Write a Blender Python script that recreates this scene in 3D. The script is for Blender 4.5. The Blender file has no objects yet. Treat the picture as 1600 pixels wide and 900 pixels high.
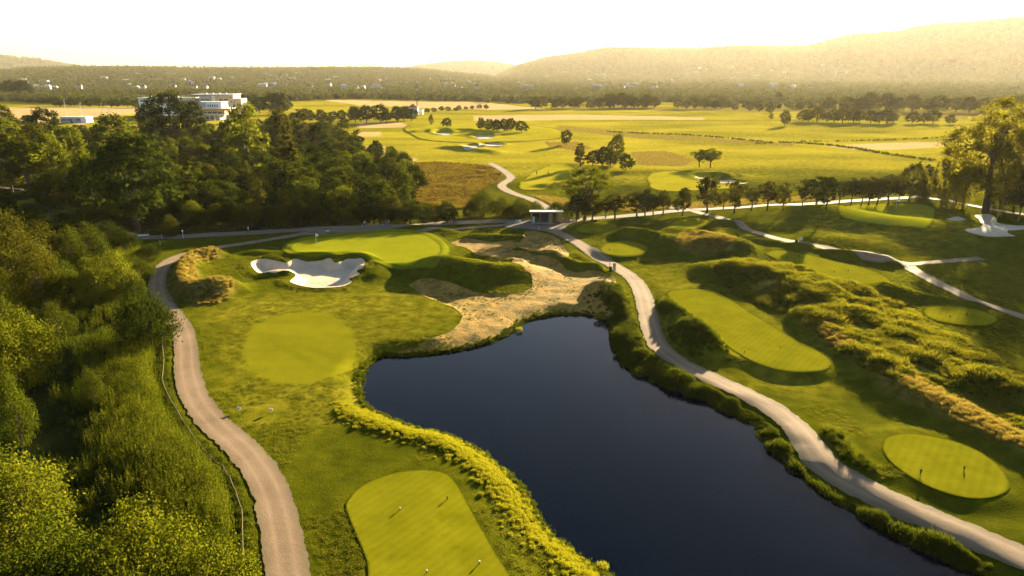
import bpy, bmesh, math, random
import numpy as np
from mathutils import Vector, Matrix
from mathutils.geometry import delaunay_2d_cdt

C = bpy.context.scene
COL = C.collection
random.seed(7); RNG = np.random.default_rng(7)
R = math.radians

# ------------------------------------------------------------------ camera
CAM_H, PITCH, F = 36.0, R(16.8), 1101.0          # F: focal length for a 1600 px wide picture
cam = bpy.data.cameras.new('camera'); co = bpy.data.objects.new('camera', cam); COL.objects.link(co)
co.location = (0, 0, CAM_H); co.rotation_euler = (R(90) - PITCH, 0, 0)
cam.sensor_width = 36; cam.lens = 36 * F / 1600; cam.clip_start = 0.5; cam.clip_end = 30000
C.camera = co

# ------------------------------------------------------------------ sky, sun, exposure
SUN_AZ, SUN_EL = R(31), R(12)                 # clockwise from the viewing direction (+Y)
w = bpy.data.worlds.new('World'); C.world = w; w.use_nodes = True
nt = w.node_tree; bg = nt.nodes['Background']
sky = nt.nodes.new('ShaderNodeTexSky'); sky.sky_type = 'NISHITA'; sky.sun_disc = False
sky.sun_elevation = SUN_EL; sky.sun_rotation = SUN_AZ; sky.altitude = 200
sky.air_density = 1.0; sky.dust_density = .6; sky.ozone_density = 2.0
nt.links.new(sky.outputs[0], bg.inputs[0]); bg.inputs[1].default_value = 0.035
sl = bpy.data.lights.new('sun', 'SUN'); sl.energy = 5.0; sl.angle = R(0.55); sl.color = (1.0, 0.81, 0.50)
so = bpy.data.objects.new('sun', sl); COL.objects.link(so)
sd_ = Vector((math.sin(SUN_AZ) * math.cos(SUN_EL), math.cos(SUN_AZ) * math.cos(SUN_EL), math.sin(SUN_EL)))
so.rotation_euler = sd_.to_track_quat('Z', 'Y').to_euler(); so.location = (0, 0, 300)
V = C.view_settings; C.display_settings.display_device = 'sRGB'
V.view_transform = 'Standard'; V.look = 'None'; V.gamma = 1.0; V.use_curve_mapping = False
V.exposure = 2.8
C.render.engine = 'CYCLES'
cy = C.cycles
cy.max_bounces = 5; cy.diffuse_bounces = 2; cy.glossy_bounces = 2; cy.transmission_bounces = 3
cy.volume_bounces = 0; cy.transparent_max_bounces = 6; cy.use_denoising = True; cy.denoising_prefilter = 'NONE'
cy.sample_clamp_indirect = 4; cy.caustics_reflective = False; cy.caustics_refractive = False

# ------------------------------------------------------------------ photo pixel -> ground helpers (1600x900)
SP, CP = math.sin(PITCH), math.cos(PITCH)
def ray(px, py):
    cx = (np.asarray(px, float) - 800) / F; cyy = (450 - np.asarray(py, float)) / F
    return cx, CP + cyy * SP, -SP + cyy * CP
def P0(px, py, z=0.0):
    dx, dy, dz = ray(px, py); t = (z - CAM_H) / dz
    return dx * t, dy * t
def poly0(pts, z=0.0):
    a = np.array(pts, float); x, y = P0(a[:, 0], a[:, 1], z); return np.stack([x, y], 1)
def smooth_closed(p, sub=6):
    p = np.asarray(p, float); n = len(p); out = []
    for i in range(n):
        a, b, c, d = p[i - 1], p[i], p[(i + 1) % n], p[(i + 2) % n]
        for k in range(sub):
            t = k / sub
            out.append(0.5 * ((2 * b) + (-a + c) * t + (2 * a - 5 * b + 4 * c - d) * t * t + (-a + 3 * b - 3 * c + d) * t ** 3))
    return np.array(out)
def smooth_open(p, sub=8):
    p = np.asarray(p, float); q = np.vstack([2 * p[0] - p[1], p, 2 * p[-1] - p[-2]]); out = []
    for i in range(1, len(q) - 2):
        a, b, c, d = q[i - 1], q[i], q[i + 1], q[i + 2]
        for k in range(sub):
            t = k / sub
            out.append(0.5 * ((2 * b) + (-a + c) * t + (2 * a - 5 * b + 4 * c - d) * t * t + (-a + 3 * b - 3 * c + d) * t ** 3))
    out.append(p[-1]); return np.array(out)
def sstep(a, b, x):
    t = np.clip((x - a) / (b - a), 0, 1); return t * t * (3 - 2 * t)
_LAT = np.random.default_rng(3).random((256, 256))
def vnoise(x, y):
    xi = np.floor(x).astype(int); yi = np.floor(y).astype(int); fx = x - xi; fy = y - yi
    fx = fx * fx * (3 - 2 * fx); fy = fy * fy * (3 - 2 * fy)
    g = lambda i, j: _LAT[i & 255, j & 255]
    return (g(xi, yi) * (1 - fx) + g(xi + 1, yi) * fx) * (1 - fy) + (g(xi, yi + 1) * (1 - fx) + g(xi + 1, yi + 1) * fx) * fy
def fbm(x, y, o=3):
    s = 0; a = 1; n = 0
    for k in range(o):
        s = s + a * (vnoise(x * 2 ** k + 17 * k, y * 2 ** k + 31 * k) - .5); n += a; a *= .5
    return s / n * 2
def seg_dist(X, Y, P, closed=False):
    d = np.full(X.shape, 1e9); n = len(P)
    for i in range(n if closed else n - 1):
        a = P[i]; b = P[(i + 1) % n]; v = b - a; L = v @ v + 1e-9
        t = np.clip(((X - a[0]) * v[0] + (Y - a[1]) * v[1]) / L, 0, 1)
        d = np.minimum(d, (X - a[0] - t * v[0]) ** 2 + (Y - a[1] - t * v[1]) ** 2)
    return np.sqrt(d)
def inside(X, Y, P):
    r = np.zeros(X.shape, bool); n = len(P)
    for i in range(n):
        x0, y0 = P[i]; x1, y1 = P[(i + 1) % n]
        if y0 == y1: continue
        c = ((y0 > Y) != (y1 > Y)); r ^= c & (X < (x1 - x0) * (Y - y0) / (y1 - y0) + x0)
    return r
def sdf(X, Y, P, margin):
    """signed distance (negative inside), only evaluated near P; 1e3 elsewhere"""
    out = np.full(X.shape, 1e3)
    lo = P.min(0) - margin; hi = P.max(0) + margin
    m = (X > lo[0]) & (X < hi[0]) & (Y > lo[1]) & (Y < hi[1])
    if m.any():
        x, y = X[m], Y[m]; d = seg_dist(x, y, P, True); out[m] = np.where(inside(x, y, P), -d, d)
    return out

# ------------------------------------------------------------------ outlines read off the photograph
WATER_Z = -1.1
POND = [(1000,940),(900,868),(860,835),(835,800),(815,765),(780,730),(740,700),(690,678),(640,668),(600,650),(574,637),(562,612),(566,585),(580,568),(600,557),(640,556),(700,551),(750,540),(790,525),(815,505),(840,497),(880,492),(930,494),(955,505),(963,530),(966,556),(990,578),(1030,597),(1075,615),(1120,635),(1160,655),(1185,675),(1205,695),(1225,715),(1260,745),(1300,775),(1350,805),(1400,832),(1450,858),(1500,882),(1560,915),(1650,970),(1700,1100),(1600,1400),(1150,1350),(1040,1080)]
SOIL = [(643,445),(662,436),(700,440),(740,455),(775,460),(815,458),(834,446),(828,428),(812,415),(775,405),(745,398),(728,388),(705,380),(728,373),(770,378),(800,377),(815,374),(822,362),(845,363),(868,372),(880,384),(890,396),(880,402),(866,396),(810,387),(800,391),(830,396),(860,402),(876,412),(884,420),(905,424),(925,423),(945,428),(962,437),(955,448),(940,460),(944,475),(962,492),(952,502),(935,494),(900,489),(872,489),(842,494),(812,503),(790,522),(750,537),(700,548),(640,552),(614,553),(650,540),(700,520),(717,506),(721,492),(700,478),(668,465),(650,455)]
BUNKER = [(393,410),(410,405),(432,408),(447,411),(460,405),(478,402),(500,402),(516,404),(524,411),(534,409),(544,405),(562,404),(571,411),(568,418),(558,424),(562,429),(546,436),(550,441),(535,448),(510,450),(488,450),(466,446),(453,440),(462,431),(456,426),(441,424),(425,427),(405,427),(395,419)]
BUNKER_R = [(1523,337),(1545,335),(1556,341),(1560,349),(1590,353),(1625,353),(1625,361),(1582,361),(1574,364),(1586,370),(1550,371),(1522,366),(1508,359),(1534,356),(1531,346)]
BUNKER_S = [(1478,342),(1490,339.5),(1502,340),(1509,344),(1500,346),(1486,345.5)]
TEE1 = [(541,795),(546,780),(562,763),(585,750),(620,739),(655,735),(690,738),(710,752),(728,782),(750,822),(775,865),(797,900),(840,970),(600,985),(574,880),(556,835)]
TEE2 = [(1042,458),(1075,452),(1105,453),(1132,463),(1170,487),(1220,518),(1262,541),(1292,558),(1300,570),(1286,580),(1245,583),(1205,577),(1165,560),(1130,535),(1095,507),(1064,485)]
TEE3 = [(1378,693),(1388,683),(1415,678),(1450,681),(1490,690),(1530,706),(1562,730),(1578,757),(1568,772),(1535,780),(1490,775),(1440,756),(1400,730),(1382,710)]
TEE4 = [(1442,488),(1452,480),(1490,479),(1530,485),(1556,497),(1550,508),(1515,510),(1475,505),(1450,497)]
TEE5 = [(1195,396),(1212,392),(1245,395),(1290,405),(1345,418),(1385,433),(1390,444),(1370,448),(1335,445),(1290,433),(1245,417),(1208,404)]
TEE6 = [(938,388),(955,379),(985,377),(1008,383),(1014,391),(1000,400),(970,404),(945,399)]
TEE7 = [(898,359),(912,350),(940,347),(962,351),(965,358),(945,364),(918,366)]
TEE8 = [(1098,369),(1115,361),(1135,360),(1152,366),(1148,374),(1120,377),(1102,375)]
TEE9 = [(1045,352),(1060,343),(1090,341),(1110,346),(1104,355),(1075,358),(1050,358)]
GREEN = [(452,386),(475,376),(520,370),(570,366),(620,362),(660,367),(685,380),(690,393),(676,406),(648,414),(615,414),(590,405),(568,397),(540,394),(500,396),(468,395)]
COLLAR = [(440,386),(465,373),(520,366),(570,362),(620,358),(668,363),(697,380),(703,395),(688,411),(655,420),(612,420),(585,410),(562,401),(520,399),(480,400),(450,397)]
FAIR = [(383,560),(384,535),(400,508),(440,492),(485,487),(520,492),(548,515),(558,545),(545,575),(500,595),(455,600),(415,592),(392,577)]
GREEN_R = [(1308,332),(1320,323),(1375,319),(1430,319),(1458,324),(1462,338),(1455,352),(1420,355),(1370,352),(1330,345)]
TEES = [(TEE1, .2), (TEE2, .35), (TEE3, .35), (TEE4, .3), (TEE5, .3), (TEE6, .5), (TEE7, .3), (TEE8, .35), (TEE9, .4)]
P_POND = smooth_closed(poly0(POND, WATER_Z), 3)
P_BUNK = smooth_closed(poly0(BUNKER), 3)
P_BUNK_R = smooth_closed(poly0(BUNKER_R), 3); P_BUNK_S = smooth_closed(poly0(BUNKER_S), 3)
LPATH = [(464,960),(449,890),(443,850),(430,790),(412,745),(380,702),(342,668),(312,635),(299,605),(292,575),(291,545),(284,515),(268,490),(252,468),(246,448),(249,428),(262,410),(290,397),(340,387),(400,378),(455,369),(500,364),(560,361),(640,361),(700,358),(760,354),(800,351)]
RPATH = [(840,356),(872,364),(905,381),(935,401),(965,419),(990,437),(1003,458),(1010,485),(1020,520),(1032,543),(1065,568),(1110,590),(1160,613),(1205,637),(1240,663),(1262,690),(1284,722),(1330,752),(1395,785),(1460,812),(1530,842),(1600,872),(1690,912)]
PATH_L = smooth_open(poly0(LPATH[:19]), 3); PATH_R = smooth_open(poly0(RPATH), 3)
# ridges: polyline px, width m, height m
RIDGES = [
 ([(335,400),(300,408),(284,425),(280,445),(300,462),(340,460)], 3.0, 1.9),
 ([(330,455),(365,452)], 2.5, 1.2),
 ([(700,425),(760,430),(815,430)], 5.5, 2.0), ([(770,438),(800,436)], 2.0, .9),
 ([(790,418),(815,417)], 1.6, .9),
 ([(640,420),(690,428),(740,440)], 5.0, 1.3),
 ([(740,370),(790,372),(815,373)], 2.4, .9),
 ([(810,390),(860,400),(880,408)], 1.3, .8),
 ([(880,412),(905,420),(935,421)], 1.8, 1.3), ([(860,403),(900,402),(930,410)], 3.5, 1.0),
 ([(940,452),(965,468),(975,490)], 3.0, 2.0),
 ([(980,372),(1010,380),(1040,388)], 5.0, 2.4), ([(990,378),(1015,392)], 2.2, .9),
 ([(1055,372),(1090,382),(1130,388),(1155,395)], 5.0, 2.6), ([(1060,395),(1100,396)], 4.0, 1.0),
 ([(960,352),(1000,348),(1040,356)], 4.0, 1.6), ([(1000,358),(1060,360)], 3.0, 1.0),
 ([(1110,350),(1150,352)], 3.0, 1.2),
 ([(1130,430),(1180,440),(1240,455),(1290,470)], 5.0, 2.1), ([(1180,425),(1250,432),(1310,452)], 6.0, 1.2),
 ([(1230,470),(1290,490)], 3.5, .8),
 ([(1185,380),(1215,384)], 2.2, 1.0), ([(1240,390),(1262,392)], 2.0, 1.4),
 ([(1290,402),(1350,408),(1380,414)], 2.6, 1.8), ([(1300,382),(1360,392)], 5, .8),
 ([(1300,345),(1370,362),(1440,372),(1500,378)], 14.0, 4.0),
 ([(1020,475),(1045,485),(1075,505)], 3.0, 2.2), ([(1045,530),(1085,528),(1125,540)], 3.6, 2.4),
 ([(1260,505),(1310,540),(1360,575),(1420,615),(1500,660),(1620,720)], 3.2, 1.1),
 ([(1380,455),(1430,470),(1520,485)], 3.0, 1.3), ([(1330,500),(1420,540),(1520,600)], 8.0, 1.2),
 ([(1290,672),(1318,700),(1368,742)], 1.4, .4), ([(1600,620),(1720,690)], 6.0, 1.2),
 ([(540,640),(600,668),(680,690),(745,720),(790,765),(830,815),(880,862),(950,915)], 1.7, .12),
 ([(480,362),(560,357),(640,357),(700,364)], 3.0, .9),
 ([(400,395),(470,400),(540,398),(590,405)], 3.2, .8), ([(565,425),(590,418),(585,435)], 2.5, 1.0), ([(425,430),(450,428)], 1.6, .6),
 ([(700,232),(770,238)], 5, 1.4), ([(720,205),(770,210)], 6, 1.5), ([(650,207),(700,205)], 5, 1.6), ([(850,292),(905,288)], 4, 1.2),
 ([(1090,276),(1150,276)], 4, 1.2), ([(940,297),(980,294)], 5, 1.2), ([(900,258),(930,262)], 6, 1.0),
]
HILLS = [  # crest line in the photograph, distance of the crest, distance where the slope begins
 ([(-900,118),(-300,114),(0,115),(60,111),(160,109),(400,111),(600,110),(660,113),(740,121),(840,133),(960,146),(1100,157),(2600,160)], 5000, 2200),
 ([(-900,170),(560,160),(640,150),(700,139),(770,124),(810,106),(850,95),(900,88),(950,81),(1030,81),(1100,79),(1180,76),(1260,76),(1300,67),(1400,57),(1500,44),(1560,40),(1640,38),(2100,40),(3200,70)], 7600, 3300),
 ([(-900,170),(520,130),(600,116),(650,105),(700,99),(740,97),(780,100),(850,112),(1000,135),(3000,170)], 9800, 7800),
 ([(-900,60),(-300,74),(0,88),(60,93),(100,101),(150,108),(220,118),(400,140),(3000,160)], 11000, 9000),
]
_hills = []
for pts, dd, r0 in HILLS:
    a = np.array(pts, float); dx, dy, dz = ray(a[:, 0], a[:, 1]); hr = np.hypot(dx, dy)
    _hills.append((np.arctan2(dx, dy), CAM_H + dz / hr * dd, dd, r0))
_ridges = []
for pts, wd, h in RIDGES:
    _ridges.append((poly0(pts), wd, h))
_tees = [(smooth_closed(poly0(p), 3), h) for p, h in TEES]
P_GREEN = smooth_closed(poly0(GREEN), 3); P_GREEN_R = smooth_closed(poly0(GREEN_R), 3)
P_SOIL = smooth_closed(poly0(SOIL), 2)
def height(X, Y):
    r = np.hypot(X, Y); th = np.arctan2(X, Y)
    z = 0.35 * fbm(X / 38, Y / 38, 3) * sstep(20, 60, r)
    z = z + 1.2 * fbm(X / 160 + 9, Y / 160, 2) * sstep(200, 500, r) * (1 - sstep(1000, 1500, r))
    z = z + 0.07 * fbm(X / 4.0, Y / 4.0, 2)
    z_flat = z.copy()
    for P, wd, h in _ridges:
        m = (X > P[:, 0].min() - 4 * wd) & (X < P[:, 0].max() + 4 * wd) & (Y > P[:, 1].min() - 4 * wd) & (Y < P[:, 1].max() + 4 * wd)
        if not m.any(): continue
        x, y = X[m], Y[m]
        d = seg_dist(x, y, P); d = d * (1 + .35 * fbm(x / (wd * 1.2), y / (wd * 1.2), 2))
        z[m] += h * np.exp(-(d / wd) ** 2 * 1.1)
    m = (r > 30) & (r < 260) & (np.abs(th) < .8)
    dp = np.full(X.shape, 9.0); dp[m] = np.minimum(seg_dist(X[m], Y[m], PATH_L), seg_dist(X[m], Y[m], PATH_R))
    k = sstep(1.7, 4.2, dp); z = z_flat * (1 - k) + z * k        # the paths are graded level
    for P, h in _tees + [(P_GREEN, .6), (P_GREEN_R, .5)]:
        d = sdf(X, Y, P, 6); m = d < 6
        if m.any():
            base = np.median(z[m]); k = 1 - sstep(0.2, 3.0, d[m])
            z[m] = z[m] * (1 - k) + (base * .5 + h) * k
    d = sdf(X, Y, P_SOIL, 4); m = d < 3
    z[m] = z[m] - .25 * (1 - sstep(-1.0, .3, d[m])) + .12 * fbm(X[m] / 2.2, Y[m] / 2.2, 2) * (d[m] < 0)
    for P, dep in ((P_BUNK, 1.3), (P_BUNK_R, .5), (P_BUNK_S, .3)):
        d = sdf(X, Y, P, 6); m = d < 5
        z[m] = z[m] - dep * (1 - sstep(-2.2, .2, d[m])) + .25 * np.exp(-((d[m] - 1.2) / 1.2) ** 2)
    for bp in FAR_BUNK:
        d = sdf(X, Y, bp, 6); m = d < 5
        z[m] = z[m] - .9 * (1 - sstep(-2.5, .3, d[m])) + .5 * np.exp(-((d[m] - 2) / 2) ** 2)
    d = sdf(X, Y, P_POND, 14); m = d < 14
    zz = z[m]; dm = d[m] + .35 * fbm(X[m] / 2.5, Y[m] / 2.5, 2)
    z[m] = np.where(dm < 0, WATER_Z + np.maximum(dm * .55, -2.0), WATER_Z + (np.maximum(zz, -.4) - WATER_Z) * sstep(-.6, 3.6, dm) ** .8)
    for ta, tz, dd, r0 in _hills:
        hz = np.interp(th, ta, tz)
        prof = sstep(r0, dd, r * (1 + .05 * fbm(th * 14 + dd, r / 900, 2))) - .8 * sstep(dd * 1.02, dd * 1.5, r)
        hh = hz * prof * (1 + .10 * fbm(X / 420, Y / 420, 3) * (1 - sstep(dd * .93, dd, r)))
        z = np.where(r > r0, np.maximum(z, hh), z)
    return z
FAR_BUNKERS = [[(677,207),(690,205),(705,207),(703,211),(688,211)], [(722,228),(732,226),(748,227),(751,231),(738,234),(725,233)],
 [(750,225),(768,223),(786,225),(784,228),(768,229),(752,228)], [(741,214),(752,211),(768,212),(770,216),(755,218),(743,217)],
 [(1086,277),(1105,276),(1125,277),(1145,282),(1168,286),(1160,288),(1140,287),(1120,286),(1108,281),(1092,280)]]
FAR_BUNK = [smooth_closed(poly0(p), 3) for p in FAR_BUNKERS]

# ------------------------------------------------------------------ ground sheet (rings round the spot below the camera, out to the horizon)
rs = [0.0, 8, 14, 20, 25, 29]
while rs[-1] < 13000:
    r_ = rs[-1]; rs.append(r_ * (1 + (.0040 if r_ < 240 else .0065 if r_ < 700 else .013)))
rs = np.array(rs)
th1 = np.arange(R(-39), R(39), .0026)
th = np.concatenate([np.linspace(-math.pi, R(-60), 24, endpoint=False), np.linspace(R(-60), R(-39), 28, endpoint=False), th1, np.linspace(R(39), R(60), 28), np.linspace(R(60), math.pi, 24, endpoint=True)[1:]])
th[-1] = math.pi
RR, TT = np.meshgrid(rs, th, indexing='ij')
GX, GY = RR * np.sin(TT), RR * np.cos(TT)
GZ = height(GX, GY); GZ[:, -1] = GZ[:, 0]
def Hq(x, y):
    x = np.asarray(x, float); y = np.asarray(y, float)
    r = np.hypot(x, y); t = np.arctan2(x, y)
    i = np.clip(np.searchsorted(rs, r) - 1, 0, len(rs) - 2); j = np.clip(np.searchsorted(th, t) - 1, 0, len(th) - 2)
    u = (r - rs[i]) / (rs[i + 1] - rs[i]); v = (t - th[j]) / (th[j + 1] - th[j])
    return (GZ[i, j] * (1 - u) + GZ[i + 1, j] * u) * (1 - v) + (GZ[i, j + 1] * (1 - u) + GZ[i + 1, j + 1] * u) * v
def G(px, py):
    """where the sight line of a photo pixel meets the ground"""
    z = 0.0
    for _ in range(14):
        x, y = P0(px, py, z); z = .5 * z + .5 * Hq(x, y)
    return float(x), float(y), float(Hq(x, y))
def polyG(pts):
    a = np.array(pts, float); z = np.zeros(len(a))
    for _ in range(14):
        x, y = P0(a[:, 0], a[:, 1], z); z = .5 * z + .5 * Hq(x, y)
    return np.stack([x, y], 1)
def m_per_px(x, y, z=0): return math.sqrt(x * x + y * y + (CAM_H - z) ** 2) / F

# ------------------------------------------------------------------ material helpers
MATS = {}
class NT:
    def __init__(s, name):
        s.m = bpy.data.materials.new(name); s.m.use_nodes = True; s.t = s.m.node_tree; s.t.nodes.clear(); MATS[name] = s.m
    def n(s, typ, **kw):
        o = s.t.nodes.new(typ); ins = kw.pop('ins', {})
        for k, v in kw.items(): setattr(o, k, v)
        for k, v in ins.items():
            if isinstance(v, bpy.types.NodeSocket): s.t.links.new(v, o.inputs[k])
            else: o.inputs[k].default_value = v
        return o
    def noise(s, scale, detail=3, vec=None, rough=.55):
        o = s.n('ShaderNodeTexNoise', ins={'Scale': scale, 'Detail': detail, 'Roughness': rough})
        s.t.links.new(vec if vec is not None else s.pos(), o.inputs['Vector']); return o.outputs['Fac']
    def pos(s):
        if not hasattr(s, '_p'): s._p = s.n('ShaderNodeNewGeometry').outputs['Position']
        return s._p
    def ramp(s, fac, stops):
        o = s.n('ShaderNodeValToRGB', ins={0: fac}); e = o.color_ramp.elements
        while len(e) < len(stops): e.new(.5)
        for k, (p, c) in enumerate(stops): e[k].position = p; e[k].color = (*c, 1)
        return o.outputs[0]
    def mix(s, f, a, b, mode='MIX'):
        o = s.n('ShaderNodeMix', data_type='RGBA', blend_type=mode)
        for k, v in ((0, f), (6, a), (7, b)):
            if isinstance(v, bpy.types.NodeSocket): s.t.links.new(v, o.inputs[k])
            else: o.inputs[k].default_value = v if k == 0 else (*v, 1)
        return o.outputs[2]
    def math(s, op, a, b=0.0, clamp=False):
        o = s.n('ShaderNodeMath', operation=op, use_clamp=clamp)
        for k, v in ((0, a), (1, b)):
            if isinstance(v, bpy.types.NodeSocket): s.t.links.new(v, o.inputs[k])
            else: o.inputs[k].default_value = v
        return o.outputs[0]
    def attr(s, name): return s.n('ShaderNodeAttribute', attribute_name=name).outputs['Fac']
    def bump(s, h, strength=.5, dist=.1, normal=None):
        o = s.n('ShaderNodeBump', ins={'Height': h, 'Strength': strength, 'Distance': dist})
        if normal is not None: s.t.links.new(normal, o.inputs['Normal'])
        return o.outputs[0]
    def out(s, sh): s.t.links.new(sh, s.n('ShaderNodeOutputMaterial').inputs[0]); return s.m
    def pbr(s, col, rough=.9, normal=None, spec=.2, **kw):
        o = s.n('ShaderNodeBsdfPrincipled', ins={'Base Color': col if isinstance(col, bpy.types.NodeSocket) else (*col, 1), 'Roughness': rough, 'Specular IOR Level': spec, **kw})
        if normal is not None: s.t.links.new(normal, o.inputs['Normal'])
        return o.outputs[0]
def plain(name, col, rough=.8, var=.12, scale=6, spec=.25, metallic=0.0):
    t = NT(name); k = t.noise(scale, 3)
    c = t.ramp(k, [(.3, tuple(x * (1 - var) for x in col)), (.7, tuple(min(1, x * (1 + var)) for x in col))])
    return t.out(t.pbr(c, rough, t.bump(k, .2, .02), spec, Metallic=metallic))

GS = 1.0  # overall brightness of turf
def c3(r, g, b, k=1.0): return (r * k, g * k, b * k)
def grass_mat(name, lo, hi, fine=9.0, bstr=.8, bdist=.12, stripes=None, patch=.05, sheen=.0):
    t = NT(name)
    big = t.noise(patch, 3); mid = t.noise(.55, 3); fin = t.noise(fine, 3, rough=.7)
    f = t.math('ADD', t.math('MULTIPLY', big, .45), t.math('ADD', t.math('MULTIPLY', mid, .3), t.math('MULTIPLY', fin, .35)))
    col = t.ramp(f, [(.38, lo), (.68, hi)])
    col = t.mix(t.ramp(t.noise(.9, 4, rough=.7), [(.56, (0, 0, 0)), (.72, (.35, .35, .35))]), col, tuple(x * .6 for x in lo))
    col = t.mix(t.ramp(t.noise(34.0, 2, rough=.8), [(.58, (0, 0, 0)), (.70, (.4, .4, .4))]), col, tuple(x * .55 for x in lo))
    if stripes:
        ang, per, amt = stripes
        mp = t.n('ShaderNodeMapping', ins={'Vector': t.pos(), 'Rotation': (0, 0, R(ang))})
        wv = t.n('ShaderNodeTexWave', ins={'Vector': mp.outputs[0], 'Scale': 1 / per, 'Distortion': .6, 'Detail': 1.0})
        col = t.mix(amt, col, t.mix(1.0, col, t.ramp(wv.outputs['Fac'], [(.4, (.8, .82, .8)), (.6, (1.15, 1.12, 1.1))]), 'MULTIPLY'))
    hgt = t.math('ADD', fin, t.math('MULTIPLY', mid, .9))
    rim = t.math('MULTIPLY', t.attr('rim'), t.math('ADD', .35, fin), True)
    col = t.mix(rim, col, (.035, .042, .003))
    nb = t.bump(hgt, bstr, bdist)
    return t.out(t.n('ShaderNodeBsdfDiffuse', ins={'Color': col, 'Normal': nb}).outputs[0])

# ground: grass with straw, soil and field colours laid out by soft masks (what grows where)
def ground_material():
    t = NT('ground_grass')
    big = t.noise(.035, 4); mid = t.noise(.5, 3); fin = t.noise(7.0, 3, rough=.7); vfin = t.noise(2.2, 2)
    f = t.math('ADD', t.math('MULTIPLY', big, .4), t.math('ADD', t.math('MULTIPLY', mid, .35), t.math('MULTIPLY', fin, .35)))
    rough_c = t.ramp(f, [(.36, (.022, .029, .002)), (.56, (.070, .077, .003)), (.74, (.145, .132, .008))])
    lawn_c = t.ramp(f, [(.35, (.170, .160, .006)), (.7, (.380, .310, .025))])
    straw_c = t.ramp(t.math('ADD', t.math('MULTIPLY', fin, .5), t.math('MULTIPLY', mid, .5)), [(.35, (.11, .092, .012)), (.65, (.28, .215, .045))])
    heath_c = t.ramp(t.math('ADD', t.math('MULTIPLY', vfin, .5), t.math('MULTIPLY', mid, .5)), [(.36, (.030, .022, .006)), (.5, (.11, .06, .014)), (.66, (.21, .14, .035))])
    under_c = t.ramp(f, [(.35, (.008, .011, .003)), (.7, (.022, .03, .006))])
    stub_c = t.ramp(f, [(.35, (.34, .23, .09)), (.7, (.52, .37, .17))])
    col = rough_c
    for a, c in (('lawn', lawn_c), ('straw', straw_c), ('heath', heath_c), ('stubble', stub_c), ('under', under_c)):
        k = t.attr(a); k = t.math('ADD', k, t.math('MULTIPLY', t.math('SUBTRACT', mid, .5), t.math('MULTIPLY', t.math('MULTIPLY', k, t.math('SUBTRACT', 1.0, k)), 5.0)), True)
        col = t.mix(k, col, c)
    col = t.mix(t.attr('mown'), col, t.ramp(f, [(.35, (.125, .128, .004)), (.7, (.190, .175, .007))]))
    flat = t.math('MAXIMUM', t.math('MAXIMUM', t.attr('lawn'), t.attr('stubble')), t.attr('mown'))
    hgt = t.math('ADD', fin, t.math('MULTIPLY', mid, 1.2))
    st = t.math('SUBTRACT', 1.0, t.math('MULTIPLY', flat, .75))
    b = t.n('ShaderNodeBump', ins={'Height': hgt, 'Strength': st, 'Distance': .16})
    return t.out(t.n('ShaderNodeBsdfDiffuse', ins={'Color': col, 'Normal': b.outputs[0]}).outputs[0])
M_GROUND = ground_material()
M_TEE = grass_mat('tee_turf', (.116, .118, .003), (.190, .178, .006), fine=14, bstr=.3, bdist=.03, stripes=(38, 2.6, .22), patch=.25)
M_GREEN = grass_mat('putting_green_turf', (.160, .175, .005), (.235, .235, .010), fine=14, bstr=.15, bdist=.02, stripes=(20, 2.6, .22), patch=.12)
M_COLLAR = grass_mat('collar_turf', (.100, .118, .004), (.170, .175, .008), fine=10, bstr=.4, bdist=.05, patch=.2)
M_FAIR = grass_mat('fairway_turf', (.085, .088, .004), (.140, .130, .006), fine=10, bstr=.5, bdist=.05, stripes=(-30, 4.5, .12), patch=.12)
M_FARGREEN = grass_mat('far_green_turf', (.200, .190, .006), (.340, .290, .020), fine=6, bstr=.2, bdist=.03, patch=.08)
def sand_mat():
    t = NT('white_bunker_sand'); a = t.noise(.8, 3); b = t.noise(9, 3, rough=.7)
    c = t.ramp(t.math('ADD', t.math('MULTIPLY', a, .6), t.math('MULTIPLY', b, .4)), [(.3, (.42, .34, .235)), (.7, (.57, .475, .34))])
    return t.out(t.pbr(c, .9, t.bump(t.math('ADD', a, t.math('MULTIPLY', b, .4)), .7, .12), .1))
M_SAND = sand_mat()
def soil_mat():
    t = NT('sandy_waste_soil'); a = t.noise(.18, 4); b = t.noise(1.4, 4, rough=.65); c_ = t.noise(8, 3, rough=.7)
    s = t.ramp(t.math('ADD', t.math('MULTIPLY', a, .4), t.math('ADD', t.math('MULTIPLY', b, .35), t.math('MULTIPLY', c_, .25))), [(.35, (.20, .115, .018)), (.55, (.33, .195, .036)), (.72, (.44, .275, .065))])
    k = t.math('ADD', t.math('MULTIPLY', t.noise(.5, 4, rough=.7), .6), t.math('MULTIPLY', c_, .4))
    s = t.mix(t.ramp(k, [(.49, (0, 0, 0)), (.57, (.9, .9, .9))]), s, (.085, .080, .014))
    return t.out(t.pbr(s, .95, t.bump(t.math('ADD', b, t.math('MULTIPLY', c_, .5)), .9, .2), .1))
M_SOIL = soil_mat()
def gravel_mat(name, lo, hi):
    t = NT(name); a = t.noise(.22, 3); b = t.noise(1.8, 4, rough=.7); c_ = t.noise(16, 2)
    s = t.ramp(t.math('ADD', t.math('MULTIPLY', a, .5), t.math('ADD', t.math('MULTIPLY', b, .3), t.math('MULTIPLY', c_, .25))), [(.36, lo), (.68, hi)])
    wear = t.attr('lane')     # wheel lanes run lengthwise
    s = t.mix(t.math('MULTIPLY', wear, .55), s, tuple(x * 1.18 for x in hi))
    edge = t.math('ADD', t.attr('edge'), t.math('MULTIPLY', t.math('SUBTRACT', b, .5), 1.6), True)
    s = t.mix(t.math('MULTIPLY', edge, .6), s, (.10, .09, .035))
    return t.out(t.pbr(s, .9, t.bump(t.math('ADD', b, c_), .5, .05), .15))
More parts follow.
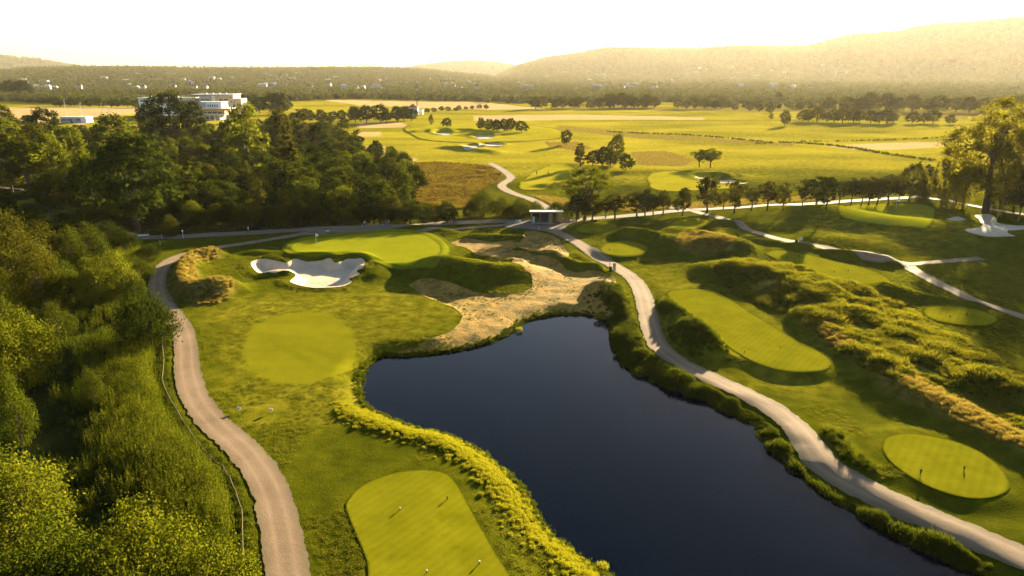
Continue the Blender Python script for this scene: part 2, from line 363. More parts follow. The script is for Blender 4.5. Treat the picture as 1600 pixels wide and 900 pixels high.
M_GRAVEL = gravel_mat('path_gravel', (.160, .106, .062), (.26, .180, .112))
M_ROAD = gravel_mat('service_road', (.14, .105, .075), (.21, .165, .12))
def water_mat():
    t = NT('dark_pond_water')
    mp = t.n('ShaderNodeMapping', ins={'Vector': t.pos(), 'Scale': (1, .45, 1), 'Rotation': (0, 0, R(15))})
    n1 = t.noise(2.6, 3, mp.outputs[0], .6); n2 = t.noise(.25, 2)
    h = t.math('MULTIPLY', n1, t.ramp(n2, [(.3, (.3,) * 3), (.65, (1,) * 3)]))
    return t.out(t.pbr((.0001, .0020, .0060), .05, t.bump(h, .6, .05), .14, IOR=1.33))
M_WATER = water_mat()

# ------------------------------------------------------------------ mesh helpers
def mesh_np(name, v, f, mat=None, smooth=False):
    """v (n,3), f (m,k) array of equal-sided faces"""
    me = bpy.data.meshes.new(name); v = np.asarray(v, np.float32); f = np.asarray(f, np.int32); k = f.shape[1]
    me.vertices.add(len(v)); me.vertices.foreach_set('co', v.ravel())
    me.loops.add(f.size); me.loops.foreach_set('vertex_index', f.ravel())
    me.polygons.add(len(f)); me.polygons.foreach_set('loop_start', np.arange(0, f.size, k, dtype=np.int32))
    me.polygons.foreach_set('loop_total', np.full(len(f), k, np.int32))
    if smooth: me.polygons.foreach_set('use_smooth', np.ones(len(f), bool))
    me.update(calc_edges=True)
    if mat is not None: me.materials.append(mat)
    return me
def link(name, me, parent=None, loc=None, rot=None, scale=None, **props):
    o = bpy.data.objects.new(name, me); COL.objects.link(o)
    if parent is not None: o.parent = parent
    if loc is not None: o.location = loc
    if rot is not None: o.rotation_euler = (0, 0, rot) if np.isscalar(rot) else rot
    if scale is not None: o.scale = (scale,) * 3 if np.isscalar(scale) else scale
    for k, v in props.items():
        if v is not None: o[k] = v
    return o
def thing(name, label, cat, loc=(0, 0, 0), rot=0, group=None, scale=None):
    return link(name, None, None, loc, rot, scale, label=label, category=cat, group=group)
def set_attr(me, name, val):
    a = me.attributes.new(name, 'FLOAT', 'POINT'); a.data.foreach_set('value', np.asarray(val, np.float32))

# ground mesh
nr, ntt = GX.shape
idx = np.arange(nr * ntt).reshape(nr, ntt)
FA = np.stack([idx[:-1, :-1], idx[1:, :-1], idx[1:, 1:], idx[:-1, 1:]], -1).reshape(-1, 4)[:, ::-1]
ground_me = mesh_np('ground', np.stack([GX, GY, GZ], -1).reshape(-1, 3), FA, M_GROUND, True)
def soft_mask(polys, soft):
    m = np.zeros(GX.shape)
    for p in polys:
        P = poly0(p) if not isinstance(p, np.ndarray) else p
        s = soft; d = sdf(GX, GY, P, s * 2)
        m = np.maximum(m, 1 - sstep(-s, s, d + s * .8 * fbm(GX / (s * 3), GY / (s * 3), 2) * (d < 500)))
    return m
NOISE_FAR = fbm(GX / 60, GY / 25, 3)
MEADOW = [(1112,432),(1180,420),(1250,428),(1330,455),(1400,475),(1455,505),(1540,560),(1610,600),(1640,720),(1530,672),(1430,625),(1350,585),(1290,545),(1250,510),(1195,480),(1140,455)]
STRAWS = [[(1240,495),(1290,515),(1340,555),(1345,575),(1290,545)], [(1345,570),(1410,590),(1480,625),(1600,690),(1620,730),(1500,672),(1400,620)],
 [(285,410),(335,398),(345,404),(305,418),(310,440),(350,438),(372,455),(345,475),(300,478),(272,455),(272,430)],
 [(1060,385),(1100,383),(1150,392),(1140,400),(1090,402),(1055,396)],
 [(820,170),(1250,176),(1600,190),(1600,176),(1300,170),(900,166)], [(870,196),(1000,207),(1240,224),(1240,228),(1000,216),(870,204)],
 [(850,222),(900,222),(925,232),(900,236),(860,230)], [(985,238),(1040,236),(1085,250),(1070,260),(1000,258)],
 [(830,305),(900,312),(1000,318),(1060,322),(1000,330),(870,325)], [(1050,318),(1300,305),(1310,312),(1080,326)],
 [(880,270),(905,262),(930,270),(900,278)]]
STUB = [[(0,167),(200,168),(262,172),(200,180),(150,184),(130,196),(30,190),(0,182)], [(560,192),(625,190),(640,199),(560,199)],
 [(500,156),(760,160),(860,172),(760,172),(560,164)], [(1290,228),(1380,223),(1480,222),(1485,229),(1400,234),(1330,234)],
 [(560,228),(600,228),(607,243),(588,243)], [(560,205),(594,205),(594,213),(560,213)], [(740,180),(900,178),(1100,184),(1100,188),(900,186),(740,188)], [(630,245),(650,247),(648,253),(634,252)]]
HEATH = [[(636,256),(680,253),(730,256),(770,262),(785,276),(765,288),(745,300),(730,325),(700,330),(650,315),(640,290)]]
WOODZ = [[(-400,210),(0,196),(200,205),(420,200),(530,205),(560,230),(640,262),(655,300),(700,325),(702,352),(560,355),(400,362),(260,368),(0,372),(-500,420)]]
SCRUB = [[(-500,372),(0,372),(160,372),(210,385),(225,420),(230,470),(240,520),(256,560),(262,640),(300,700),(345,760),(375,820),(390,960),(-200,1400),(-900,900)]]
lawn = sstep(235, 300, GY + 30 * NOISE_FAR) * (1 - sstep(1000, 1300, RR)) * (.8 + .5 * NOISE_FAR)
lawn = np.clip(lawn, 0, 1)
near_lawn = np.maximum(0, soft_mask([[(340,520),(370,480),(480,455),(600,450),(700,490),(640,530),(560,570),(520,640),(430,640),(360,600)], [(1000,410),(1100,440),(1230,530),(1300,580),(1260,610),(1150,580),(1040,520),(1015,450)], [(1320,330),(1500,330),(1560,400),(1430,400),(1290,370)]], 6) * .28)
set_attr(ground_me, 'lawn', np.maximum(lawn, near_lawn).ravel())
set_attr(ground_me, 'mown', (1 - sstep(-.5, .9, sdf(GX, GY, smooth_closed(poly0(FAIR), 4), 4))).ravel())
straw = soft_mask(STRAWS, 1.6)
straw = np.maximum(straw, soft_mask([MEADOW], 3) * np.clip(.35 + 1.2 * fbm(GX / 5, GY / 5, 3), 0, 1) * .8)
set_attr(ground_me, 'straw', straw.ravel())
set_attr(ground_me, 'heath', soft_mask(HEATH, 2).ravel())
set_attr(ground_me, 'stubble', (soft_mask(STUB, 1.5)).ravel())
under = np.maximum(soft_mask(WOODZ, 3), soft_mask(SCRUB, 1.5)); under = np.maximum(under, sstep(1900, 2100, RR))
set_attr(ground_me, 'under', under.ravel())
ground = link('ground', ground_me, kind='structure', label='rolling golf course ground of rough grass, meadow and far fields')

# haze: the air of the valley, one even volume
def haze_box(hw=13300, z0=-6.5, z1=660):
    hm = bpy.data.materials.new('haze_air'); hm.use_nodes = True; t = hm.node_tree; t.nodes.clear()
    pv = t.nodes.new('ShaderNodeVolumePrincipled'); pv.inputs['Color'].default_value = (1.0, .92, .78, 1); pv.inputs['Density'].default_value = 2.2e-5; pv.inputs['Anisotropy'].default_value = .38
    t.links.new(pv.outputs[0], t.nodes.new('ShaderNodeOutputMaterial').inputs['Volume'])
    hm.cycles.volume_sampling = 'DISTANCE'; hm.cycles.homogeneous_volume = True
    v = [(x, y, z) for z in (z0, z1) for y in (-hw, hw) for x in (-hw, hw)]
    link('haze', mesh_np('haze', v, [(0, 2, 3, 1), (4, 5, 7, 6), (0, 1, 5, 4), (1, 3, 7, 5), (3, 2, 6, 7), (2, 0, 4, 6)], hm), kind='stuff', label='warm evening haze filling the valley')
haze_box()
print('ground z', GZ.min(), GZ.max())

# pond
wp = P_POND; c0 = wp.mean(0); dirs = wp - c0; wp2 = wp + dirs / np.linalg.norm(dirs, axis=1, keepdims=True) * 3.0
lo, hi = wp.min(0) - 4, wp.max(0) + 4
link('pond_water', mesh_np('pond_water', [(lo[0], lo[1], WATER_Z), (hi[0], lo[1], WATER_Z), (hi[0], hi[1], WATER_Z), (lo[0], hi[1], WATER_Z)], [(0, 1, 2, 3)], M_WATER), kind='structure', label='dark blue pond between the two gravel paths')

def sheet(name, pts, mat, label, off=.04, sub=5, px=True, jag=0.0):
    P = smooth_closed(polyG(pts) if px else pts, sub)
    if jag:
        nrm = np.roll(P, -1, 0) - np.roll(P, 1, 0); nrm = np.stack([nrm[:, 1], -nrm[:, 0]], 1); nrm /= np.linalg.norm(nrm, axis=1, keepdims=True) + 1e-9
        P = P + nrm * (jag * fbm(P[:, 0] / (jag * 3), P[:, 1] / (jag * 3), 2))[:, None]
    m = (GX > P[:, 0].min()) & (GX < P[:, 0].max()) & (GY > P[:, 1].min()) & (GY < P[:, 1].max())
    x, y = GX[m], GY[m]; dist = float(np.hypot(*P.mean(0)))
    ins = inside(x, y, P); x, y = x[ins], y[ins]
    step = max(1, int(len(x) / 9000)); 
    if step > 1:
        sel = RNG.permutation(len(x))[:9000]; x, y = x[sel], y[sel]
    if len(x): 
        d = seg_dist(x, y, P, True); keep = d > dist * .0025; x, y = x[keep], y[keep]
    vs = [Vector(p) for p in P] + [Vector((a, b)) for a, b in zip(x, y)]
    n = len(P)
    v2, e2, f2, *_ = delaunay_2d_cdt(vs, [(i, (i + 1) % n) for i in range(n)], [], 0, 1e-5, False)
    f2 = np.array([f for f in f2 if len(f) == 3]); v2 = np.array([(a.x, a.y) for a in v2])
    cen = v2[f2].mean(1); f2 = f2[inside(cen[:, 0], cen[:, 1], P)]; o = off + dist * .00035
    z = Hq(v2[:, 0], v2[:, 1]) + o
    f = np.array(f2); a, b, c = v2[f[:, 0]], v2[f[:, 1]], v2[f[:, 2]]
    neg = ((b - a)[:, 0] * (c - a)[:, 1] - (b - a)[:, 1] * (c - a)[:, 0]) < 0; f[neg] = f[neg][:, ::-1]
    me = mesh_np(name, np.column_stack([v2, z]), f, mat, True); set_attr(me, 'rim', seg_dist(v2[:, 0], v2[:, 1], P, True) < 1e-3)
    return link(name, me, kind='structure', label=label)
def ribbon(name, pts, width, mat, label, off=.05, px=True, jag=.16):
    P = smooth_open(polyG(pts) if px else np.array(pts, float), 10)
    seg = np.linalg.norm(np.diff(P, axis=0), axis=1); s = np.r_[0, np.cumsum(seg)]
    dist = float(np.hypot(P[:, 0], P[:, 1]).min()); st = max(.35, dist * .003)
    q = np.linspace(0, s[-1], max(4, int(s[-1] / st))); P = np.stack([np.interp(q, s, P[:, 0]), np.interp(q, s, P[:, 1])], 1)
    t = np.gradient(P, axis=0); t /= np.linalg.norm(t, axis=1, keepdims=True); nn = np.stack([t[:, 1], -t[:, 0]], 1)
    K = 11; us = np.linspace(-1, 1, K); V_ = []; lane = []; edge = []
    for u in us:
        wv = np.full(len(P), width / 2) if np.isscalar(width) else np.interp(q / s[-1], np.linspace(0, 1, len(width)), width) / 2
        wj = wv + (jag * (.8 * fbm(P[:, 0] / 3.5 + u * 9, P[:, 1] / 3.5, 2) + 1.3 * fbm(P[:, 0] / .55 + u * 9, P[:, 1] / .55, 2)) if abs(u) == 1 else 0)
        xy = P + nn * (u * wj)[:, None]
        V_.append(np.column_stack([xy, Hq(xy[:, 0], xy[:, 1]) + off + dist * .00035]))
        lane.append(np.full(len(P), 1.0 if .3 < abs(u) < .55 else 0.0)); edge.append(np.full(len(P), 1.0 if abs(u) > .95 else (.45 if abs(u) > .75 else (.25 if abs(u) < .1 else 0))))
    V_ = np.stack(V_, 1); L = len(P); ii = np.arange(L * K).reshape(L, K)
    f = np.stack([ii[:-1, :-1], ii[:-1, 1:], ii[1:, 1:], ii[1:, :-1]], -1).reshape(-1, 4)
    me = mesh_np(name, V_.reshape(-1, 3), f, mat, True)
    nz = np.array([p.normal.z for p in me.polygons[:1]])
    if nz[0] < 0: me.flip_normals()
    set_attr(me, 'lane', np.stack(lane, 1).ravel()); set_attr(me, 'edge', np.stack(edge, 1).ravel())
    return link(name, me, kind='structure', label=label), P

# turf and sand areas
sheet('sandy_waste_area', SOIL, M_SOIL, 'tan sandy soil area above the pond with sparse weeds', .03, 3, jag=.5)
sheet('green_collar', COLLAR, M_COLLAR, 'mown collar round the putting green behind the white bunker', .03)
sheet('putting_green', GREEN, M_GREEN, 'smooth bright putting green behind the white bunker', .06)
sheet('bunker_sand', BUNKER, M_SAND, 'white sand of the large bunker below the putting green', .05, 5)
for p, l in ((TEE1, 'large rounded tee box at the bottom beside the left bank of the pond'), (TEE2, 'long bright tee box right of the path beside the pond'),
             (TEE3, 'oval tee box in the lower right corner'), (TEE4, 'small oval tee box below the thin path on the right'),
             (TEE5, 'long narrow tee box below the junction of thin paths'), (TEE6, 'round tee box half in tree shade right of the path bend'),
             (TEE7, 'shaded oval tee box right behind the kiosk forecourt'), (TEE8, 'small sunlit tee box behind the straw mound'), (TEE9, 'small striped-by-shade tee box near the row of trees')):
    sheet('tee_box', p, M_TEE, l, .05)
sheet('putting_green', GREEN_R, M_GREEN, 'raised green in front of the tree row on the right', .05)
sheet('bunker_sand', BUNKER_R, M_SAND, 'branching white bunker below the tall tree on the right', .05, 5)
sheet('bunker_sand', BUNKER_S, M_SAND, 'small white bunker patch left of the branching bunker', .05, 5)
for p, l in zip(FAR_BUNKERS, ('small white bunker farthest left on the distant fairway', 'oval white bunker nearest on the distant fairway', 'thin white bunker right of the oval one on the distant fairway', 'white bunker beneath the distant tree clump', 'long white bunker below the pair of pale trees')):
    sheet('bunker_sand', p, M_SAND, l, .08, 5)
for p, l in (([(850,262),(880,256),(905,268),(880,285),(850,297),(815,296),(812,285)], 'bright green behind the leafy tree above the kiosk'),
             ([(1020,270),(1080,268),(1120,282),(1150,292),(1100,298),(1030,298),(1012,285)], 'bright green before the long far bunker'),
             ([(640,196),(760,192),(860,200),(880,214),(800,222),(700,222),(650,215)], 'distant pale mown green by the far bunkers')):
    sheet('far_green', p, M_FARGREEN, l, .06, jag=1.2)

# paths
ribbon('gravel_path', LPATH, [3.1, 3.2, 3.1, 3.0, 2.8, 2.6, 2.5, 2.5], M_GRAVEL, 'pale gravel path winding up the left side past the bunker')
ribbon('gravel_path', RPATH, [3.2, 3.0, 3.0, 3.0, 3.0, 3.1, 3.1], M_GRAVEL, 'gravel path from the kiosk down the right bank of the pond', .06)
sheet('kiosk_forecourt', [(785,353),(800,346),(826,343),(880,345),(898,346),(885,354),(872,364),(850,362),(820,358),(800,357)], M_ROAD, 'grey paved forecourt in front of the wooden kiosk', .08, 4)
ribbon('service_road', [(180,372),(265,371),(340,367),(400,364),(450,361),(500,358),(600,354),(700,349),(780,346),(830,346)], 4.6, M_ROAD, 'grey road running along the foot of the dark wood', .07)
ribbon('service_road', [(875,348),(930,342),(1000,336),(1060,330),(1150,325),(1250,320),(1350,313),(1440,308)], 3.6, M_ROAD, 'road passing behind the long row of trees', .07)
ribbon('gravel_path', [(1040,324),(1075,328),(1100,335),(1140,345),(1165,357),(1210,372),(1250,380),(1300,390),(1370,403),(1410,411),(1430,424),(1480,450),(1540,475),(1600,496),(1700,530)], 2.6, M_GRAVEL, 'thin path winding from the tree row to the right edge', .06)
ribbon('gravel_path', [(1405,411),(1450,411),(1490,408),(1535,405)], 2.0, M_GRAVEL, 'short spur path leading to the shaded lawn on the right', .07)
ribbon('gravel_path', [(765,255),(785,266),(798,278),(784,290),(798,301),(830,312),(852,324),(862,338)], 3.2, M_GRAVEL, 'curving path from behind the kiosk up past the brown heath', .06)
ribbon('gravel_path', [(1440,309),(1480,314),(1520,322),(1570,331),(1620,338)], 2.6, M_GRAVEL, 'path passing beneath the tall tree on the right', .06)
ribbon('gravel_path', [(-20,290),(10,294),(40,297),(75,302)], 2.4, M_GRAVEL, 'pale path on the shaded lawn at the left edge', .06)
ribbon('gravel_path', [(150,350),(172,357),(190,363),(215,368)], 2.0, M_GRAVEL, 'short pale path under the big dark tree', .06)
# ------------------------------------------------------------------ foliage
def leaf_mat(name, lo, hi, trans, tfac=.45, nscale=.35, var=.35):
    t = NT(name); oi = t.n('ShaderNodeObjectInfo').outputs['Random']
    tc = t.n('ShaderNodeTexCoord').outputs['Object']
    n1 = t.noise(nscale, 3, tc); n2 = t.noise(nscale * 9, 2, tc)
    f = t.math('ADD', t.math('MULTIPLY', oi, var), t.math('ADD', t.math('MULTIPLY', n1, .55), t.math('MULTIPLY', n2, .45)))
    f = t.math('SUBTRACT', f, var * .5)
    c = t.ramp(f, [(.3, lo), (.7, hi)])
    tr = t.mix(.6, c, trans)
    d = t.n('ShaderNodeBsdfDiffuse', ins={'Color': c}).outputs[0]
    tl = t.n('ShaderNodeBsdfTranslucent', ins={'Color': tr}).outputs[0]
    m = t.n('ShaderNodeMixShader', ins={0: tfac, 1: d, 2: tl}).outputs[0]
    return t.out(m)
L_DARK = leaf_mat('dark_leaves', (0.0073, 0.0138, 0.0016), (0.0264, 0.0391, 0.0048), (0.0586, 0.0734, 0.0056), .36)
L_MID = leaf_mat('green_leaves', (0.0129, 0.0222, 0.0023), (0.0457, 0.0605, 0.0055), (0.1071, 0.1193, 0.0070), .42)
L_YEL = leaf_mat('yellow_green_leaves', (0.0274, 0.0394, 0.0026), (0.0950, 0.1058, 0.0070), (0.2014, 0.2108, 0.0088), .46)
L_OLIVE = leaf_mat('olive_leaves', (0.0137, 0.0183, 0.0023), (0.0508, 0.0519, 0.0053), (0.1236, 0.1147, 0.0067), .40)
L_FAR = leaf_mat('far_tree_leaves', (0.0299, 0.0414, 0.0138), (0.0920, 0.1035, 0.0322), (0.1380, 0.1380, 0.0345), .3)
L_REED = leaf_mat('reed_leaves', (0.0102, 0.0196, 0.0016), (0.0512, 0.0693, 0.0048), (0.1392, 0.1631, 0.0072), .45, .12)
L_REEDY = leaf_mat('yellow_reed_leaves', (0.0312, 0.0433, 0.0034), (0.0934, 0.1040, 0.0076), (0.2179, 0.2252, 0.0102), .5, .12)
L_BANK = leaf_mat('bank_plant_leaves', (.012, .022, .002), (.052, .068, .005), (.14, .16, .008), .38, .5)
L_LIME = leaf_mat('lime_bank_grass', (.110, .125, .006), (.220, .205, .012), (.42, .38, .012), .48, .7)
L_TUFT = leaf_mat('meadow_tuft_grass', (.040, .048, .003), (.150, .138, .010), (.30, .26, .012), .45, .6)
L_ROUGH = leaf_mat('rough_grass_blades', (.055, .066, .006), (.125, .125, .012), (.24, .23, .014), .45, .6)
L_STRAW = leaf_mat('straw_grass', (.10, .078, .012), (.27, .20, .040), (.42, .30, .045), .42, .6)
L_HEATH = leaf_mat('brown_heath', (0.0248, 0.0149, 0.0043), (0.1178, 0.0713, 0.0186), (0.1860, 0.1054, 0.0186), .4, .6)
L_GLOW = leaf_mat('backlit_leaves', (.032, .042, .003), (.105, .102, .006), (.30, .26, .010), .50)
M_BARK = plain('bark', (.075, .058, .042), .9, .3, 3, .1)

def leaves_np(cen, nor, size, rng, aspect=.6):
    """folded diamond leaves: two triangles each, stored as one quad"""
    n = len(cen); a = rng.normal(size=(n, 3)); a -= (a * nor).sum(1, keepdims=True) * nor; a /= np.linalg.norm(a, axis=1, keepdims=True) + 1e-9
    b = np.cross(nor, a); s = (size * rng.uniform(.6, 1.3, n))[:, None]
    fold = nor * s * .18
    v = np.stack([cen - a * s, cen - b * s * aspect + fold, cen + a * s, cen + b * s * aspect + fold], 1).reshape(-1, 3)
    return v, np.arange(4 * n).reshape(-1, 4)
def crown_np(lobes, n, size, rng, clump=.16, per=26):
    L = np.array(lobes, float); wgt = L[:, 3] ** 2 * (L[:, 4] / L[:, 3]) ** .5; wgt /= wgt.sum()
    nc = max(8, n // per); k = rng.choice(len(L), nc * 2, p=wgt)
    d = rng.normal(size=(nc * 2, 3)); d[:, 2] += .15; d /= np.linalg.norm(d, axis=1, keepdims=True)
    rad = rng.uniform(.72, 1.02, nc * 2) ** .7
    sc = np.stack([L[k, 3], L[k, 3], L[k, 4]], 1)
    c = L[k, :3] + d * sc * rad[:, None]
    keep = np.ones(len(c), bool)
    for q in L:
        e = (c - q[:3]) / np.array([q[3], q[3], q[4]]); keep &= (e ** 2).sum(1) > .5
    c, d, k = c[keep][:nc], d[keep][:nc], k[keep][:nc]
    m = rng.integers(0, len(c), n); cs = L[k, 3].mean() * clump * rng.uniform(.6, 1.5, len(c))
    off = rng.normal(size=(n, 3)) * (cs[m])[:, None] * np.array([1, 1, .75]); p = c[m] + off
    nor = d[m] * .7 + rng.normal(size=(n, 3)) * .6 + np.array([0, 0, .25]); nor /= np.linalg.norm(nor, axis=1, keepdims=True)
    return leaves_np(p, nor, np.full(n, size), rng)
def tube(bm, pts, rads, seg=6):
    pts = [Vector(p) for p in pts]; rings = []
    for i, p in enumerate(pts):
        t = (pts[min(i + 1, len(pts) - 1)] - pts[max(i - 1, 0)]).normalized(); q = t.to_track_quat('Z', 'Y')
        rings.append([bm.verts.new(p + q @ Vector((math.cos(2 * math.pi * k / seg) * rads[i], math.sin(2 * math.pi * k / seg) * rads[i], 0))) for k in range(seg)])
    for a, b in zip(rings, rings[1:]):
        for k in range(seg): bm.faces.new((a[k], a[(k + 1) % seg], b[(k + 1) % seg], b[k]))
    bm.faces.new(rings[-1]); bm.faces.new(rings[0][::-1])
def bm_mesh(name, bm, *mats, smooth=False):
    me = bpy.data.meshes.new(name); bm.normal_update(); bm.to_mesh(me); bm.free()
    for m in mats: me.materials.append(m)
    if smooth: me.polygons.foreach_set('use_smooth', np.ones(len(me.polygons), bool))
    return me
def trunk_mesh(name, h, r, lobes, rng, n=6, multi=1):
    bm = bmesh.new()
    for q in range(multi):
        ox, oy = (rng.normal(size=2) * r * 2.2 if multi > 1 else (0, 0))
        top = Vector((rng.normal() * .3 + ox, rng.normal() * .3 + oy, h)); k = Vector((ox, oy, -.4))
        tube(bm, [k, k.lerp(top, .25), k.lerp(top, .6) + Vector((rng.normal() * .1, rng.normal() * .1, 0)), top], [r * 1.5, r, r * .8, r * .45], 7)
        for i in range(n):
            l = lobes[rng.integers(len(lobes))]; s = k.lerp(top, rng.uniform(.45, .95))
            e = Vector((l[0], l[1], l[2])) + Vector(rng.normal(size=3) * .25 * l[3]); md = s.lerp(e, .5) + Vector((0, 0, -.2))
            tube(bm, [s, md, e], [r * .45, r * .28, r * .08], 5)
    return bm_mesh(name, bm, M_BARK, smooth=True)
TREES = {}
def make_tree(kind, var, lobes, n, size, h, r, multi=1, limbs=6, clump=.16):
    rng = np.random.default_rng(abs(hash((kind, var))) % 1 + sum(map(ord, kind)) * 7 + var)
    v, f = crown_np(lobes, n, size, rng, clump)
    TREES.setdefault(kind, []).append((mesh_np('crown', v, f, L_MID), trunk_mesh('trunk', h, r, lobes, rng, limbs, multi), float(np.percentile(v[:, 2], 99)), float(np.percentile(np.hypot(v[:, 0], v[:, 1]), 95))))
for q in range(3):   # broad deciduous, crown nearly to the ground, ~11 m
    g = np.random.default_rng(40 + q); lb = [(0, 0, 6.0, 3.6, 4.2)]
    for i in range(8): a = i * .8 + g.uniform(0, .5); rr = g.uniform(2.0, 3.0); lb.append((math.cos(a) * rr, math.sin(a) * rr, g.uniform(3.2, 7.6), g.uniform(1.5, 2.3), g.uniform(1.5, 2.3)))
    lb.append((g.normal() * .6, g.normal() * .6, 9.0, 1.9, 1.9)); make_tree('broad', q, lb, 4600, .27, 6.5, .26)
for q in range(3):   # avenue tree with a clear stem, ~8 m
    g = np.random.default_rng(60 + q); lb = []
    for i in range(9): a = i * .75 + g.uniform(0, .6); rr = g.uniform(.6, 2.0); lb.append((math.cos(a) * rr, math.sin(a) * rr, g.uniform(3.2, 6.6), g.uniform(.9, 1.5), g.uniform(.8, 1.3)))
    lb += [(0, 0, 6.9, 1.1, 1.0), (0, 0, 5, 1.5, 1.6)]; make_tree('avenue', q, lb, 3000, .21, 4.6, .20, 1, 9, .2)
for q in range(3):   # upright poplar or young maple, ~11 m
    g = np.random.default_rng(80 + q); lb = []
    for i in range(8): z = 1.8 + i * 1.15; rr = 1.9 * (1 - abs(i - 2.5) / 8) ** 1.2; lb.append((g.normal() * .3, g.normal() * .3, z, rr * g.uniform(.75, 1), 1.3))
    make_tree('upright', q, lb, 2600, .24, 8, .18)
for q in range(4):   # many-stemmed shrub or small tree down to the ground, ~4 m
    g = np.random.default_rng(100 + q); lb = [(0, 0, 1.6, 1.7, 1.6)]
    for i in range(8): a = i * .8 + g.uniform(0, .5); rr = g.uniform(.9, 1.6); lb.append((math.cos(a) * rr, math.sin(a) * rr, g.uniform(.9, 2.7), g.uniform(.6, 1.0), g.uniform(.6, 1.1)))
    lb.append((0, 0, 3.2, .8, .8)); make_tree('shrub', q, lb, 11500, .064, 2.4, .07, 3, 5, .2)
g = np.random.default_rng(5)   # the tall tree: lofty crown of separate heads, 25 m
lb = [(0, 0, 21.5, 3.6, 3.2), (2.2, .5, 20, 2.8, 2.4), (-2.5, 0, 18.5, 3, 2.4), (-6, 1, 15.5, 3.4, 2.8), (-8.3, 0, 14.4, 2.2, 1.9), (6.5, -1, 16.6, 3.2, 2.6), (9, 0, 15.8, 2.4, 2), (3, 2, 14.5, 3.4, 3), (-1.5, -2, 13, 3.6, 3), (-5, 1, 9.8, 3.2, 2.8), (4.5, 0, 9.5, 3.6, 3.2), (7.5, 1, 12.3, 2.5, 2.2), (-3, 0, 6.4, 2.8, 2.4), (0, -2.5, 6.0, 2.6, 2.2), (1, -3, 11, 3, 2.6), (3, -3.5, 16.5, 2.8, 2.4), (6.5, 0, 6.2, 3, 2.4), (1, 3, 8.5, 3, 2.4)]
make_tree('tall', 0, lb, 15000, .30, 18, .55, 1, 22, .2)
g = np.random.default_rng(6)   # fan shaped leafy tree
lb = [(-2.6, 0, 8.2, 1.5, 1.3), (-1.2, .5, 10.0, 1.7, 1.6), (.8, 0, 10.8, 1.8, 1.6), (2.6, -.3, 10.1, 1.7, 1.5), (3.8, 0, 8.4, 1.4, 1.4), (-3.8, 0, 6.8, 1.2, 1.1), (0, 1.2, 8, 2, 1.6), (2, 1, 7, 1.7, 1.4), (-1.6, -1, 6.4, 1.5, 1.2)]
make_tree('fan', 0, lb, 5200, .20, 6.5, .3, 2, 12, .2)

def place_tree(kind, px, base, top, wpx, mat, label, cat='tree', group=None, xyz=None, hscale=None, rng=RNG, trunk=True):
    x, y, z = xyz if xyz is not None else G(px, base)
    var = int(rng.integers(len(TREES[kind]))); cm, tm, h0, w0 = TREES[kind][var]
    if hscale is None:
        mpp = m_per_px(x, y, z); wpx = wpx * (.86 if kind == 'broad' else 1); H = (base - top) * mpp / math.cos(PITCH * .6); sz = H / h0; sx = (wpx * .5 * mpp) / w0 if wpx else sz
    else: sz = hscale[0] / h0; sx = hscale[1] / w0
    nm = {'shrub': 'shrub', 'upright': 'upright_tree'}.get(kind, 'tree')
    root = thing(nm, label, cat, (x, y, z - .1), rng.uniform(0, 6.28) if kind not in ('tall', 'fan') else -.1, group)
    c = link('crown', cm, root, scale=(sx, sx * rng.uniform(.9, 1.1), sz))
    c.material_slots[0].link = 'OBJECT'; c.material_slots[0].material = mat
    if trunk: link('trunk', tm, root, scale=(sx, sx, sz))
    return root
n_tree = 0
FOOT = []   # footprints already taken by trees
def T(*a, **k):
    r = place_tree(*a, **k); FOOT.append((r.location.x, r.location.y)); return r
# --- the avenue behind the lawns
AV = 'row of trees along the road'
row = [(900,347,307,30),(913,346,312,24),(925,345,306,32),(946,341,312,26),(961,343,303,34),(995,339,301,34),(1008,338,298,30),(1020,339,306,26),(1036,337,300,30),(1066,337,296,28),(1105,333,280,36),(1130,327,301,20),(1147,333,287,26),(1174,329,296,26),(1199,329,288,30),(1223,329,289,22),(1254,322,291,20),(1275,323,281,36),(1290,327,283,28),(1311,319,288,22),(1329,322,284,22),(1345,322,283,22),(1357,321,282,24),(1370,320,284,22),(1387,321,280,36),(1403,317,285,22)]
lab = ['avenue tree nearest the kiosk, first from the left in the row', 'low avenue tree just right of the first one by the kiosk', 'dark avenue tree behind the shaded oval tee box', 'small avenue tree left of the dense pair', 'spreading avenue tree left of the gap in the row', 'first tree after the gap in the avenue row', 'taller tree in the dense four right of the gap', 'small tree hemmed in by the dense four of the avenue', 'last tree of the dense four before the path junction', 'lone round tree standing at the path junction', 'tallest avenue tree with a dark crown right of the path junction', 'thin small tree between two taller avenue trees', 'slim avenue tree with a straight dark stem', 'light crowned avenue tree before the wide gap', 'dark avenue tree right of the light crowned one', 'half bare avenue tree leaning beside a dark one', 'low leafy tree left of the big dark pair', 'broad dark avenue tree, left half of the big pair', 'broad dark avenue tree, right half of the big pair', 'small pale tree between the big pair and the last six', 'first of the last six trees of the avenue', 'second of the last six trees of the avenue', 'third of the last six trees of the avenue', 'fourth of the last six trees of the avenue', 'wide dark tree near the end of the avenue', 'end tree of the avenue before the tall tree group']
for (x, b, t, wd), l in zip(row, lab): T('avenue', x, b, t, wd * 1.15, L_OLIVE if x % 3 else L_DARK, l, group=AV)
